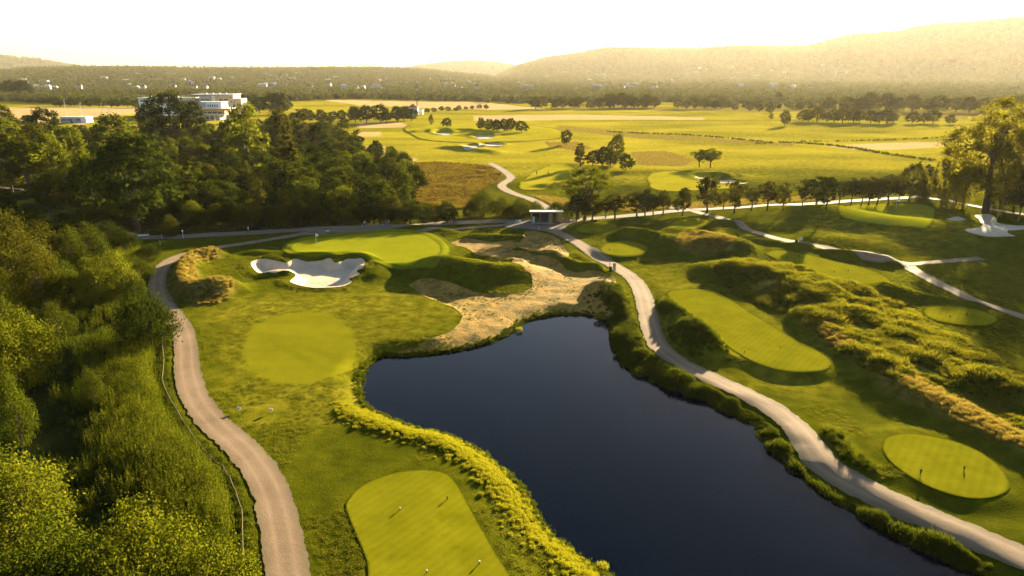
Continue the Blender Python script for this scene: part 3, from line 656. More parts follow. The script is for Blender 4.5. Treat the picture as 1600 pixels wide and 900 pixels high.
for x, b, t, wd, k, m, l in [
 (1420,314,264,44,'broad',L_OLIVE,'round olive tree between the avenue and the tall tree group'), (1446,306,266,22,'upright',L_OLIVE,'narrow tree left of the bright leafy trees on the right'),
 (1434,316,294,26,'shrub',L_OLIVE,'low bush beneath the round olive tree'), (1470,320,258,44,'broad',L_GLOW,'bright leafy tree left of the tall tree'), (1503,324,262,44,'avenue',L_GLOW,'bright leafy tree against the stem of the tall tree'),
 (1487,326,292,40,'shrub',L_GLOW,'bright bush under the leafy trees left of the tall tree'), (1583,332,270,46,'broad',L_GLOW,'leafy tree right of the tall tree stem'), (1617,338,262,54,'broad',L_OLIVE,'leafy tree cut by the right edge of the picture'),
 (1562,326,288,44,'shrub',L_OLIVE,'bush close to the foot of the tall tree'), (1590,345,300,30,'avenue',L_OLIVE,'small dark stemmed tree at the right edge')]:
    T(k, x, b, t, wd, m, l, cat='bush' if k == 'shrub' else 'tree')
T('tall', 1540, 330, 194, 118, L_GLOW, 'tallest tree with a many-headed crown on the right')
T('fan', 912, 343, 264, 70, L_YEL, 'leafy fan shaped tree rising behind the avenue right of the kiosk')
for x, b, t, wd, m, l in [(755,338,297,44,L_MID,'round dark tree left of the kiosk on the heath edge'), (784,339,309,40,L_OLIVE,'bush between the round tree and the kiosk'), (812,341,311,40,L_MID,'bush directly left of the kiosk'), (735,340,315,28,L_DARK,'low bush at the left end of the group left of the kiosk'), (836,336,315,34,L_MID,'bush showing above the kiosk roof'), (868,338,316,30,L_DARK,'dark bush behind the right corner of the kiosk'), (886,343,316,24,L_DARK,'dark bush between kiosk and avenue'), (797,341,322,30,L_OLIVE,'low olive bush left of the kiosk forecourt')]:
    T('shrub', x, b, t, wd, m, l, cat='bush')
for x, b, t, wd, k, m, l in [
 (885,227,205,21,'broad',L_DARK,'lone round tree on the distant fairway casting a long shadow'), (907,260,226,17,'upright',L_OLIVE,'slim tree left of the dark clump on the fairway'),
 (926,259,236,26,'broad',L_DARK,'left tree of the dark clump on the fairway'), (941,260,231,28,'broad',L_DARK,'middle tree of the dark clump on the fairway'), (962,256,213,32,'broad',L_OLIVE,'tallest tree of the dark clump on the fairway'), (954,260,238,26,'broad',L_DARK,'low tree in front of the tallest one of the dark clump'),
 (978,266,242,29,'broad',L_DARK,'round tree set just right of the dark clump'), (1093,261,236,27,'avenue',L_YEL,'left one of the pair of pale trees on the fairway'), (1110,262,235,28,'avenue',L_YEL,'right one of the pair of pale trees on the fairway'),
 (698,199,185,18,'broad',L_DARK,'small round tree alone left of the far bunkers'), (674,195,180,8,'upright',L_YEL,'thin pale tree left of the small round tree'), (1226,197,176,19,'broad',L_OLIVE,'hazy lone tree on the far field at the right'),
 (1205,186,176,7,'upright',L_OLIVE,'tiny pointed tree left of the hazy lone tree'), (815,207,190,25,'broad',L_DARK,'right tree of the distant fairway clump'), (1216,160,146,14,'broad',L_OLIVE,'faint tree in the haze before the right hill'),
 (560,240,206,17,'upright',L_DARK,'small pointed dark tree at the end of the wood by the field plots'), (538,204,184,20,'broad',L_MID,'small tree by the near corner of the field plots'), (510,205,183,26,'broad',L_DARK,'dark tree standing before the far hedge wood')]:
    T(k, x, b, t, wd, m, l)
for x, b, t, wd in [(752,203,185,18),(765,205,187,20),(776,206,188,20),(788,206,187,20),(798,205,186,20)]:
    T('broad', x, b, t, wd, L_DARK, 'dark tree of the distant clump above the far bunkers', group='distant fairway clump')
# far hedgerows and groves, each tree its own
rows = [ # x0,y0,x1,y1,height px,step px, mat, label, group
 (556,191,626,191,22,13,L_DARK,'dark rounded tree in the grove beyond the field plots','grove beyond the field plots'),
 (633,189,645,190,18,10,L_DARK,'dark tree beside the white house','grove beyond the field plots'),
 (440,192,552,188,16,13,L_DARK,'dark tree in the long hedge behind the wood','long hedge behind the wood'),
 (380,176,440,180,28,12,L_DARK,'dark tree in the grove right of the white building','grove right of the white building'),
 (0,150,48,152,17,8,L_DARK,'dark pointed tree at the far left before the town hill','far left grove'),
 (86,166,230,168,11,10,L_MID,'bushy tree in the hedgerow behind the brown field','hedgerow behind the brown field'),
 (835,170,1020,169,16,13,L_OLIVE,'tree of the hazy grove at the foot of the middle hill','hazy grove at the foot of the hill'),
 (950,168,1005,168,22,13,L_OLIVE,'taller tree in the hazy grove at the foot of the middle hill','hazy grove at the foot of the hill'),
 (1056,170,1130,170,15,12,L_OLIVE,'tree of the small hazy grove right of the middle one','small hazy grove'),
 (1150,173,1200,176,10,11,L_OLIVE,'tree in the pale thicket before the right hill','pale thicket'),
 (1252,190,1386,193,17,12,L_OLIVE,'tree in the long hazy thicket on the far field','long hazy thicket'),
 (1400,192,1480,194,15,14,L_OLIVE,'tree in the faint thicket right of the long one','faint thicket'),
 (1300,172,1600,176,20,20,L_OLIVE,'faint tree in the glow at the foot of the right hill','faint trees in the glow'),
 (660,176,760,170,6,9,L_DARK,'small bush in the line right of the white house','bush line by the white house')]
for x0, y0, x1, y1, hp, st, m, l, gname in rows:
    n = max(2, int(abs(x1 - x0) / st))
    for i in range(n):
        u = (i + RNG.uniform(-.3, .3)) / max(1, n - 1); s = RNG.uniform(.75, 1.2)
        b = y0 + (y1 - y0) * u + RNG.uniform(-.8, .8); T('broad', x0 + (x1 - x0) * u, b, b - hp * s, hp * s * 1.1 + 3, m, l, group=gname)
MARKS = [((215,300),'the huge dark tree'),((385,220),'the big yellow-green tree'),((538,325),'the lit round tree at the wood front'),((304,295),'the pointed lit tree'),((182,215),'the yellow domed tree'),((640,290),'the brown heath'),((560,225),'the field plots'),((270,190),'the hidden white building'),((325,190),'the white terrace building'),((115,188),'the long shed'),((60,310),'the shaded left lawn'),((452,250),'the slender tree in mid-wood'),((498,215),'the very dark domed tree'),((440,350),'the road along the wood'),((0,200),'the left picture edge'),((46,265),'the lit row of yellow trees'),((105,225),'the low yellow tree'),((600,300),'the right tip of the wood'),((150,290),'the shade left of the huge tree')]
def proj(x, y, z):
    dz = z - CAM_H; f = y * CP - dz * SP; u = y * SP + dz * CP; return 800 + F * x / f, 450 - F * u / f
def wood_label(x, y, hh, k, m):
    px, py = proj(x, y, hh); d, nm, q = min((((px - a) ** 2 + (2 * (py - b)) ** 2), n_, (a, b)) for (a, b), n_ in MARKS)
    sz = 'low' if hh < 7.5 else 'mid-high' if hh < 9.5 else 'high'; tn = {L_DARK.name: 'dark', L_MID.name: 'green', L_OLIVE.name: 'olive', L_YEL.name: 'yellow-green'}[m.name]
    rel = ('just behind' if py < q[1] - 6 else 'just below' if py > q[1] + 6 else 'beside') if abs(px - q[0]) < 14 else ('left of' if px < q[0] else 'right of')
    return '%s %s %s tree of the wood %s %s' % (sz, tn, 'pointed' if k == 'upright' else 'rounded', rel, nm)
# --- the wood on the left: the trees one can pick out
for x, b, t, wd, k, m, l in [
 (215,356,234,128,'broad',L_DARK,'huge dark tree with a rounded crown above the road at the left'), (150,338,262,70,'broad',L_DARK,'dark tree against the left side of the huge one'),
 (385,262,177,74,'broad',L_YEL,'big yellow-green tree below the white building'), (270,226,158,62,'broad',L_DARK,'big dark tree covering the left part of the white building'), (306,224,168,40,'broad',L_DARK,'dark tree below the white terrace building'), (238,222,172,40,'broad',L_DARK,'dark tree left of the one covering the building'),
 (182,250,192,66,'broad',L_YEL,'yellow domed tree in the middle of the left wood'), (105,245,208,56,'broad',L_YEL,'low yellow tree left of the domed one'), (75,226,182,42,'broad',L_DARK,'dark round tree near the long shed'), (44,198,184,22,'broad',L_DARK,'small round bush tree before the brown field'), (8,214,175,40,'broad',L_OLIVE,'olive tree at the left edge before the brown field'),
 (20,300,228,52,'broad',L_OLIVE,'olive tree on the lawn at the left edge'), (46,302,232,56,'avenue',L_YEL,'yellow tree with a visible stem on the left lawn'), (86,296,226,48,'broad',L_YEL,'yellow tree right of the stemmed one'), (125,284,226,40,'broad',L_YEL,'last yellow tree of the lit row on the left'),
 (22,290,258,22,'shrub',L_YEL,'small yellow bush on the left lawn'), (15,250,202,60,'broad',L_YEL,'yellow crowned tree at the left edge behind the lit row'), (60,252,206,50,'broad',L_OLIVE,'olive tree behind the lit row on the left'),
 (84,348,287,54,'avenue',L_OLIVE,'spreading olive tree on the shaded left lawn'), (20,362,312,30,'avenue',L_DARK,'small dark tree by the shaded lawn at the left edge'), (304,325,262,38,'upright',L_MID,'pointed lit tree right of the huge dark one'),
 (195,302,246,60,'broad',L_DARK,'dark tree behind the huge one'), (440,240,180,46,'broad',L_OLIVE,'olive tree right of the big yellow-green one'), (472,232,178,34,'upright',L_OLIVE,'tall olive tree on the back edge of the wood'), (498,238,196,38,'broad',L_DARK,'very dark domed tree on the back edge of the wood'),
 (452,290,218,30,'upright',L_OLIVE,'slender tree standing out in the middle of the wood'), (538,350,296,58,'broad',L_YEL,'lit round tree at the front of the wood above the road'), (268,370,340,26,'shrub',L_OLIVE,'reddish-brown bush beside the road at its left end'),
 (610,350,308,44,'broad',L_OLIVE,'olive tree at the front of the wood right of the lit round one'), (628,322,262,44,'broad',L_MID,'green tree at the right tip of the wood by the heath'), (594,330,276,34,'upright',L_MID,'pointed tree near the right tip of the wood')]:
    T(k, x, b, t, wd, m, l, cat='bush' if k == 'shrub' else 'tree')
for i, x in enumerate(range(300, 700, 19)):
    b = 353 - (x - 300) * .008 + RNG.uniform(-1.5, 1); hp = RNG.uniform(26, 36) if x > 620 else RNG.uniform(24, 44)
    T('broad' if RNG.random() < .6 else 'shrub', x, b, b - hp, hp * 1.15, [L_DARK, L_MID, L_OLIVE][i % 3], '%s tree in the wood front %s' % (['dark', 'green', 'olive'][i % 3], 'left of the pointed lit tree' if x < 290 else 'between the huge dark tree and mid-wood' if x < 380 else 'below the slender mid-wood tree' if x < 480 else 'under the lit round tree' if x < 570 else 'behind the cyclists' if x < 630 else 'at the right end of the wood'), group='front edge of the wood')
# fill of the wood
WP = poly0([(120,352),(300,348),(470,346),(600,340),(655,316),(636,265),(600,250),(545,226),(510,206),(430,196),(330,222),(200,222),(120,262),(110,300)])
WP2 = poly0([(-60,300),(120,286),(140,255),(200,222),(330,222),(330,205),(150,206),(60,212),(-60,206)])
LAWNL = poly0([(-60,292),(60,290),(110,300),(130,345),(20,360),(-60,360)])
cand = []
for P, n in ((WP, 2600), (WP2, 1200)):
    xx = RNG.uniform(P[:, 0].min(), P[:, 0].max(), n * 5); yy = RNG.uniform(P[:, 1].min(), P[:, 1].max(), n * 5)
    k = inside(xx, yy, P) & ~inside(xx, yy, LAWNL); cand += list(zip(xx[k], yy[k]))[:n]
nf = 0; INF = []
cand.sort(key=lambda q: q[0] * q[0] + q[1] * q[1])
for x, y in cand:
    r_ = math.hypot(x, y); sp = 4.0 + r_ * .0075
    if min((x - a) ** 2 + (y - b) ** 2 for a, b in FOOT) < sp * sp: continue
    tn = RNG.random(); left = x < -.42 * y
    m = [L_DARK, L_MID, L_OLIVE, L_YEL][0 if tn < .40 else 1 if tn < .74 else 2 if tn < .9 else 3]
    if left and m is L_DARK and tn < .2: m = L_YEL
    hh = RNG.uniform(5.5, 10.5) * (1.0 if r_ < 260 else .85) * (.8 if left else 1); k = 'upright' if RNG.random() < .3 else 'broad'
    wd = hh * RNG.uniform(.36, .5) if k == 'broad' else hh * RNG.uniform(.2, .28)
    if nf >= 190:
        INF.append((x, y, hh, ['dark', 'green', 'olive', 'yellow'][[L_DARK, L_MID, L_OLIVE, L_YEL].index(m)])); FOOT.append((x, y)); continue
    T(k, 0, 0, 0, 0, m, wood_label(x, y, hh, k, m), group='trees of the wood' if not left else 'trees of the left wood', xyz=(x, y, float(Hq(x, y))), hscale=(hh, wd))
    nf += 1
print('fill trees', nf, 'all', len(FOOT))

# --- shrubs of the near scrub
sh = [(232,545,458,84,L_DARK,'dark round shrub beside the bend of the left gravel path'),
 (35,470,358,96,L_OLIVE,'big olive-brown shrub on the left below the shaded lawn'), (72,430,362,64,L_OLIVE,'olive shrub behind the big olive-brown one'), (70,490,400,60,L_OLIVE,'olive-green shrub right of the big olive-brown one'),
 (118,428,366,44,L_MID,'small green shrub at the back of the scrub'), (145,418,360,50,L_MID,'leafy green shrub near the back of the scrub'), (108,478,418,52,L_REED,'bright green shrub in the middle of the scrub'), (150,480,414,50,L_YEL,'bright leafy shrub left of the reed bank'), (190,470,402,52,L_REEDY,'tall yellowish shrub on the reed bank'),
 (12,490,435,48,L_YEL,'yellow shrub at the left edge above the dark gully'), (10,560,470,60,L_MID,'green shrub at the left edge'), (45,600,505,84,L_YEL,'bright shrub at the left edge beside the dark gully'), (16,620,520,64,L_YEL,'yellow shrub at the left edge in mid height'),
 (90,530,480,44,L_MID,'small shrub on the near slope of the scrub'), (35,700,600,36,L_REED,'slender pale shrub rising from the dark reeds'), (150,640,585,36,L_MID,'small shrub amid the dark reeds'),
 (30,860,732,130,L_YEL,'big yellow-green bush in the lower left corner'), (110,980,830,120,L_REED,'bush at the bottom edge, second from the left corner'), (235,950,796,140,L_YEL,'large golden bush at the bottom left'), (335,985,855,130,L_YEL,'golden bush at the bottom right next to the fence'), (185,1010,870,110,L_YEL,'golden bush cut by the bottom edge'), (15,1000,890,120,L_REED,'bush in the very corner at the bottom left'),
 (222,436,408,34,L_MID,'bright low bush left of the path bend'), (214,470,434,30,L_MID,'low bush beside the pale path below the bend'), (232,408,384,40,L_DARK,'dark low bush above the path bend'), (195,395,362,40,L_DARK,'dark bush at the back of the scrub near the road'), (170,390,352,50,L_DARK,'dark bush in the shade at the back of the scrub'),
 (60,380,335,60,L_DARK,'dark bush bordering the shaded left lawn'), (110,384,342,50,L_DARK,'dark bush right of the shaded left lawn')]
for x, b, t, wd, m, l in sh: T('shrub', x, b, t, wd, m, l, cat='bush')

# ------------------------------------------------------------------ uncountable cover: clumps set out on points
TCOL = {}
def clump_set(key, meshes):
    c = bpy.data.collections.new(key); 
    for i, me in enumerate(meshes):
        c.objects.link(bpy.data.objects.new('%s_clump' % key, me))
    TCOL[key] = (c, len(meshes))
def scatter(name, key, x, y, scl, label, z=None, kind='stuff', seed=1):
    rng = np.random.default_rng(seed); n = len(x)
    if z is None: z = Hq(x, y)
    me = bpy.data.meshes.new(name); me.vertices.add(n); me.vertices.foreach_set('co', np.column_stack([x, y, z]).astype(np.float32).ravel())
    a = me.attributes.new('scl', 'FLOAT', 'POINT'); a.data.foreach_set('value', np.asarray(scl, np.float32))
    a = me.attributes.new('rz', 'FLOAT', 'POINT'); a.data.foreach_set('value', rng.uniform(0, 6.28, n).astype(np.float32))
    c, k = TCOL[key]
    a = me.attributes.new('pick', 'INT', 'POINT'); a.data.foreach_set('value', rng.integers(0, k, n).astype(np.int32))
    o = link(name, me, kind=kind, label=label)
    g = bpy.data.node_groups.new(name + '_nodes', 'GeometryNodeTree')
    g.interface.new_socket('Geometry', in_out='INPUT', socket_type='NodeSocketGeometry'); g.interface.new_socket('Geometry', in_out='OUTPUT', socket_type='NodeSocketGeometry')
    N = g.nodes.new; i_ = N('NodeGroupInput'); o_ = N('NodeGroupOutput'); ip = N('GeometryNodeInstanceOnPoints'); ci = N('GeometryNodeCollectionInfo')
    ci.inputs['Collection'].default_value = c; ci.inputs['Separate Children'].default_value = True; ci.inputs['Reset Children'].default_value = True
    def na(nm, ty):
        q = N('GeometryNodeInputNamedAttribute'); q.data_type = ty; q.inputs['Name'].default_value = nm; return q.outputs['Attribute']
    cx = N('ShaderNodeCombineXYZ'); L = g.links.new
    L(na('rz', 'FLOAT'), cx.inputs[2]); L(i_.outputs[0], ip.inputs['Points']); L(ci.outputs[0], ip.inputs['Instance'])
    ip.inputs['Pick Instance'].default_value = True; L(na('pick', 'INT'), ip.inputs['Instance Index']); L(cx.outputs[0], ip.inputs['Rotation']); L(na('scl', 'FLOAT'), ip.inputs['Scale'])
    L(ip.outputs[0], o_.inputs[0]); md = o.modifiers.new('clumps', 'NODES'); md.node_group = g
    return o
def blades(n, rad, hgt, wid, lean, rng):
    """upright blades, two triangles each"""
    a = rng.uniform(0, 6.28, n); r = rad * np.sqrt(rng.random(n)); b = np.stack([np.cos(a) * r, np.sin(a) * r, np.full(n, -.05)], 1)
    h = hgt * rng.uniform(.5, 1.15, n); d = rng.uniform(0, 6.28, n); ln = np.stack([np.cos(d), np.sin(d)], 1) * (lean * h * rng.uniform(.2, 1, n))[:, None]
    e = rng.uniform(0, 6.28, n); s = np.stack([np.cos(e), np.sin(e), 0 * e], 1) * wid
    tip = b + np.column_stack([ln, h]); mid = b + np.column_stack([ln * .35, h * .55])
    v = np.stack([b, mid - s, tip, mid + s], 1).reshape(-1, 3); return v, np.arange(4 * n).reshape(-1, 4)
def mound(n, rad, hgt, size, rng):
    d = rng.normal(size=(n, 3)); d[:, 2] = np.abs(d[:, 2]); d /= np.linalg.norm(d, axis=1, keepdims=True)
    p = d * np.array([rad, rad, hgt]) * rng.uniform(.55, 1.05, (n, 1)); nor = d * .6 + rng.normal(size=(n, 3)) * .6; nor /= np.linalg.norm(nor, axis=1, keepdims=True)
    return leaves_np(p, nor, np.full(n, size), rng)
def both(*vf):
    v = []; f = []; o = 0
    for a, b in vf: v.append(a); f.append(b + o); o += len(a)
    return np.vstack(v), np.vstack(f)
gr = np.random.default_rng(11)
def stalky(rng, n=9, h=1.9, leaf=.075, per=16):
    """tall leafy stems like nettles and reeds"""
    P = []; Nn = []
    for i in range(n):
        a = rng.uniform(0, 6.28); r = .75 * math.sqrt(rng.random()); hh = h * rng.uniform(.6, 1.15); bx, by = math.cos(a) * r, math.sin(a) * r; lx, ly = rng.normal(size=2) * .18
        for k in range(per):
            u = .25 + .75 * (k + rng.random()) / per; sp = .16 * (1.15 - u)
            P.append((bx + lx * u + rng.normal() * sp, by + ly * u + rng.normal() * sp, hh * u)); q = rng.normal(size=3) * .7 + np.array([0, 0, .5]); Nn.append(q / np.linalg.norm(q))
    return both(leaves_np(np.array(P), np.array(Nn), np.full(len(P), leaf), rng, .35), blades(10, .8, h * .8, .02, .2, rng))
clump_set('reed', [mesh_np('reed_clump', *stalky(gr), L_REED) for _ in range(4)])
clump_set('yellow_reed', [mesh_np('yellow_reed_clump', *stalky(gr, 12, 2.4, .07, 20), L_REEDY if i % 2 else L_REED) for i in range(4)])
clump_set('bank', [mesh_np('bank_clump', *both(mound(130, .55, .75, .075, gr), blades(30, .5, .9, .02, .4, gr)), L_BANK) for _ in range(4)])
clump_set('lime', [mesh_np('lime_clump', *both(blades(110, .45, .55, .022, .6, gr), mound(40, .4, .4, .05, gr)), L_LIME) for _ in range(3)])
clump_set('tuft', [mesh_np('tuft_clump', *both(blades(60, .4, .5, .024, .7, gr), mound(60, .42, .34, .06, gr)), [L_TUFT, L_BANK, L_ROUGH, L_TUFT][i]) for i in range(4)])
clump_set('rough', [mesh_np('rough_clump', *blades(45, .35, .17, .016, .8, gr), L_ROUGH) for i in range(3)])
clump_set('straw', [mesh_np('straw_clump', *blades(90, .42, .75, .018, .45, gr), L_STRAW) for i in range(3)])
clump_set('heath', [mesh_np('heath_clump', *both(blades(50, .7, .7, .03, .5, gr), mound(50, .7, .5, .10, gr)), [L_HEATH, L_HEATH, L_TUFT][i]) for i in range(3)])
def far_tree(rng, conifer=False):
    if conifer: lb = [(0, 0, 2 + i * 2.4, 2.6 - i * .55, 2.0) for i in range(4)]
    else: lb = [(0, 0, 4.5, 3.6, 3.6), (2, 1, 3.5, 2.4, 2.4), (-2, -1, 4, 2.4, 2.6), (.5, -1.5, 6.5, 2.2, 2.0)]
    return crown_np(lb, 130, 1.05, rng, .3, 5)
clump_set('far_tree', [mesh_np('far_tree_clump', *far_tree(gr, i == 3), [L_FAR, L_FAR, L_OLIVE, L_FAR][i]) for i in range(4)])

def fill(poly, n, px=True, z=0, seed=0):
    rng = np.random.default_rng(seed); P = poly0(poly, z) if px else poly
    lo, hi = P.min(0), P.max(0); X = []; 
    while sum(map(len, X)) < n:
        q = rng.uniform(lo, hi, (n * 2, 2)); X.append(q[inside(q[:, 0], q[:, 1], P)])
    q = np.vstack(X)[:n]; return q[:, 0], q[:, 1]
def along(pts, width, n, seed=0, px=True, z=0.0):
    rng = np.random.default_rng(seed); P = smooth_open(poly0(pts, z) if px else pts, 6); seg = np.linalg.norm(np.diff(P, axis=0), axis=1); s = np.r_[0, np.cumsum(seg)]
    q = rng.uniform(0, s[-1], n); x, y = np.interp(q, s, P[:, 0]), np.interp(q, s, P[:, 1]); a = rng.normal(size=(n, 2)) * width * .5
    return x + a[:, 0], y + a[:, 1]
LP = smooth_open(polyG(LPATH), 6); RP = smooth_open(polyG(RPATH), 6)
def clear(x, y, *tests):
    k = np.ones(len(x), bool)
    for P, d in tests: k &= seg_dist(x, y, P) > d
    return x[k], y[k]
def cat2(*a): return np.concatenate([q[0] for q in a]), np.concatenate([q[1] for q in a])
# the rest of the wood, behind the 190 nearest fill trees
for key, mt in (('dark', L_DARK), ('green', L_MID), ('olive', L_OLIVE), ('yellow', L_YEL)):
    ms = []
    for cm, tm, h0, w0 in TREES['broad']: q = cm.copy(); q.materials.clear(); q.materials.append(mt); ms.append(q)
    clump_set('wood_' + key, ms)
INF = [q for q in INF]
for key in ('dark', 'green', 'olive', 'yellow'):
    sel = [q for q in INF if q[3] == key]
    if sel: scatter('wood_trees', 'wood_' + key, np.array([q[0] for q in sel]), np.array([q[1] for q in sel]), np.array([q[2] / 11.0 for q in sel]), '%s crowns filling the far half of the wood' % key)
# scrub on the left
x, y = fill(SCRUB[0][:-3] + [(395,905),(380,1100),(-150,1300),(-300,900)], 8500, seed=2); x, y = clear(x, y, (LP, 3.6)); v = fbm(x / 7, y / 7, 3)
k = (v > -.40) & (np.hypot(x, y) > 26); x, y, v = x[k], y[k], v[k]; scatter('reeds', 'reed', x, y, np.clip(.62 + v * 1.3, .18, 1.7) * RNG.uniform(.75, 1.25, len(x)), 'tall green nettles and reeds filling the scrub on the left')
a = along([(168,408),(195,440),(205,470),(190,500)], 5.5, 800, 3); b = along([(205,560),(220,620),(232,680),(245,720)], 4.2, 900, 4); c_ = along([(215,700),(262,740),(300,770),(335,810),(340,850)], 4.2, 900, 5)
x, y = clear(*cat2(a, b, c_), (LP, 4.0)); scatter('tall_reeds', 'yellow_reed', x, y, RNG.uniform(.6, 1.1, len(x)), 'taller yellow-green reed bank beside the rope fence')
off = lambda P, d: P + (lambda t: np.stack([t[:, 1], -t[:, 0]], 1) / (np.linalg.norm(t, axis=1, keepdims=True) + 1e-9))(np.gradient(P, axis=0)) * d
kk = LP[:, 1] < 118
x, y = along(off(LP[kk], -2.9), .7, 1500, 6, px=False); k = (y < 118); x, y = clear(x[k], y[k], (LP, 2.0)); scatter('path_edge_plants', 'bank', x, y, RNG.uniform(.35, .7, len(x)), 'leafy green border between left path and rope fence')
# right bank between path and pond
PND = np.vstack([P_POND, P_POND[:1]])
x, y = along([(962,505),(972,535),(980,556),(1010,580),(1060,600),(1115,622),(1165,648),(1198,678),(1225,705),(1262,738),(1310,770),(1375,805),(1440,838),(1510,868),(1590,905)], 2.4, 5200, 7, z=-.6)
d = sdf(x, y, P_POND, 14); x, y, d = x[(d > -.6)], y[d > -.6], d[d > -.6]; x, y = clear(x, y, (RP, 2.3)); k = fbm(x / 1.8, y / 1.8, 2) > -.42; x, y = x[k], y[k]; scatter('bank_plants', 'bank', x, y, np.clip(.75 + .9 * fbm(x / 2.6, y / 2.6, 2), .3, 1.5) * RNG.uniform(.7, 1.3, len(x)), 'dark leafy plants along the right bank of the pond')
a = along([(945,462),(962,480),(975,510)], 3, 380, 8); b = along([(1022,478),(1048,488),(1078,505)], 3.2, 420, 9); c_ = along([(1045,532),(1085,530),(1125,545)], 4.2, 650, 10); e = along([(1280,672),(1300,700),(1350,742)], 1.6, 260, 12)
x, y = clear(*cat2(a, b, c_, e), (RP, 2.2)); k = sdf(x, y, smooth_closed(polyG(TEE2), 3), 10) > .6; x, y = x[k], y[k]; scatter('mound_plants', 'bank', x, y, RNG.uniform(.35, .8, len(x)), 'leafy plants covering the mounds beside the right path')
# lime grass on the left bank
x, y = along([(540,640),(600,666),(680,688),(745,718),(790,762),(830,812),(880,860),(955,915)], 1.9, 3600, 13, z=-.3); d = sdf(x, y, P_POND, 14); k = d > .15
scatter('bank_grass', 'lime', x[k], y[k], RNG.uniform(.12, .62, k.sum()), 'bright lime grass along the left bank of the pond')
x, y = along([(1000,940),(900,868),(860,835),(835,800),(815,765),(780,730),(740,700),(690,678),(640,668),(600,650),(574,637),(562,612),(566,585),(580,568),(600,557),(640,556),(700,551),(750,540),(790,525),(815,505),(840,497),(880,492),(930,494),(955,505)], .8, 1500, 14, z=WATER_Z)
scatter('shore_plants', 'bank', x, y, RNG.uniform(.2, .55, len(x)), 'small dark plants on the waterline of the pond')
# meadow, straw, heath, soil, rough
x, y = fill(MEADOW, 9000, seed=15); v = fbm(x / 3, y / 3, 3); k = v > -.45; scatter('meadow_tufts', 'tuft', x[k], y[k], np.clip(.55 + v[k] * .9, .25, 1.2) * RNG.uniform(.6, 2.0, k.sum()) ** 1.2, 'tussocky meadow grass on the right')
qs = [fill(p, n, seed=20 + i) for i, (p, n) in enumerate([(STRAWS[0], 300), (STRAWS[1], 700), (STRAWS[2], 750), (STRAWS[3], 600), (STRAWS[5], 900), (STRAWS[6], 500), (STRAWS[7], 900), (STRAWS[8], 1400), (STRAWS[9], 1200)])]
x, y = clear(*cat2(*qs), (LP, 2.4)); scatter('straw_grass', 'straw', x, y, RNG.uniform(.3, .75, len(x)), 'golden straw-coloured grass on mounds and edges')
x, y = fill(HEATH[0], 5200, seed=40); scatter('heath_plants', 'heath', x, y, np.clip(.7 + .8 * fbm(x / 6, y / 6, 3), .3, 1.5), 'brown heath left of the curving path behind the kiosk')
x, y = fill(SOIL, 2600, seed=41); v = fbm(x / 3.5, y / 3.5, 3); k = v > .18; scatter('soil_weeds', 'tuft', x[k], y[k], RNG.uniform(.2, .5, k.sum()), 'sparse weeds on the sandy soil')
n = 52000; rr_ = RNG.uniform(34, 190, n); aa = RNG.uniform(-.62, .66, n); x, y = rr_ * np.sin(aa), rr_ * np.cos(aa)
k = sdf(x, y, P_POND, 10) > 1.2
for p in [smooth_closed(polyG(q), 3) for q in (TEE1, TEE2, TEE3, TEE4, TEE5, TEE6, TEE7, TEE8, TEE9, COLLAR, BUNKER, BUNKER_R, GREEN_R, FAIR)] + [P_SOIL, poly0(SCRUB[0])]: k &= ~inside(x, y, p)
x, y = clear(x[k], y[k], (LP, 2.0), (RP, 2.1)); k = fbm(x / 9, y / 9, 2) > -.25; x, y = x[k], y[k]
scatter('rough_grass', 'rough', x, y, RNG.uniform(.5, 1.1, len(x)) , 'short rough grass round the tee boxes and paths')
# trees that clothe the hills and the far side of the valley
def polar_fill(n, r0, r1, a0, a1, seed):
    rng = np.random.default_rng(seed); r = np.sqrt(rng.uniform(r0 * r0, r1 * r1, n)); a = rng.uniform(a0, a1, n); return r * np.sin(a), r * np.cos(a)
x, y = cat2(polar_fill(22000, 2050, 5250, -.75, .1, 50), polar_fill(38000, 3300, 7800, -.05, .75, 51), polar_fill(7000, 2050, 3500, .1, .75, 52), polar_fill(5000, 8300, 10000, -.2, .1, 53), polar_fill(6000, 9300, 11100, -.8, -.3, 54))
z = Hq(x, y); r_ = np.hypot(x, y); k = (z > 3) | (RNG.random(len(x)) < .35)
scatter('hill_forest', 'far_tree', x[k], y[k], RNG.uniform(.6, 1.25, k.sum()) * (1.3 + np.clip((r_[k] - 2000) / 3500, 0, 1.5)), 'woods covering the hills behind the valley', z[k] - .5)
qs = [along(p, wd, n, 60 + i) for i, (p, wd, n) in enumerate([([(-60,152),(60,156),(240,160),(400,156),(440,153)], 60, 900), ([(-60,145),(300,146),(800,146),(1200,150),(1600,155)], 160, 2600), ([(-60,140),(300,140),(800,141),(1200,144),(1600,148)], 260, 3800), ([(430,158),(560,153),(700,155),(800,158)], 45, 700), ([(800,160),(1000,158),(1200,160),(1600,166)], 45, 900), ([(1100,166),(1300,170),(1600,172)], 16, 160), ([(40,160),(240,163)], 10, 120)])]
x, y = cat2(*qs); scatter('valley_trees', 'far_tree', x, y, RNG.uniform(.55, 1.15, len(x)), 'trees between the far fields and the hills')
x, y = cat2(along([(950,206),(1080,211),(1200,222),(1180,224)], 1.6, 260, 70), along([(1218,222),(1290,226),(1380,240),(1460,252)], 2.2, 300, 71), along([(1220,221),(1400,219),(1500,215)], 1.2, 120, 72))
scatter('field_edge_bushes', 'bank', x, y, RNG.uniform(.5, 1.4, len(x)), 'low bushes along the ditch between the far fields')
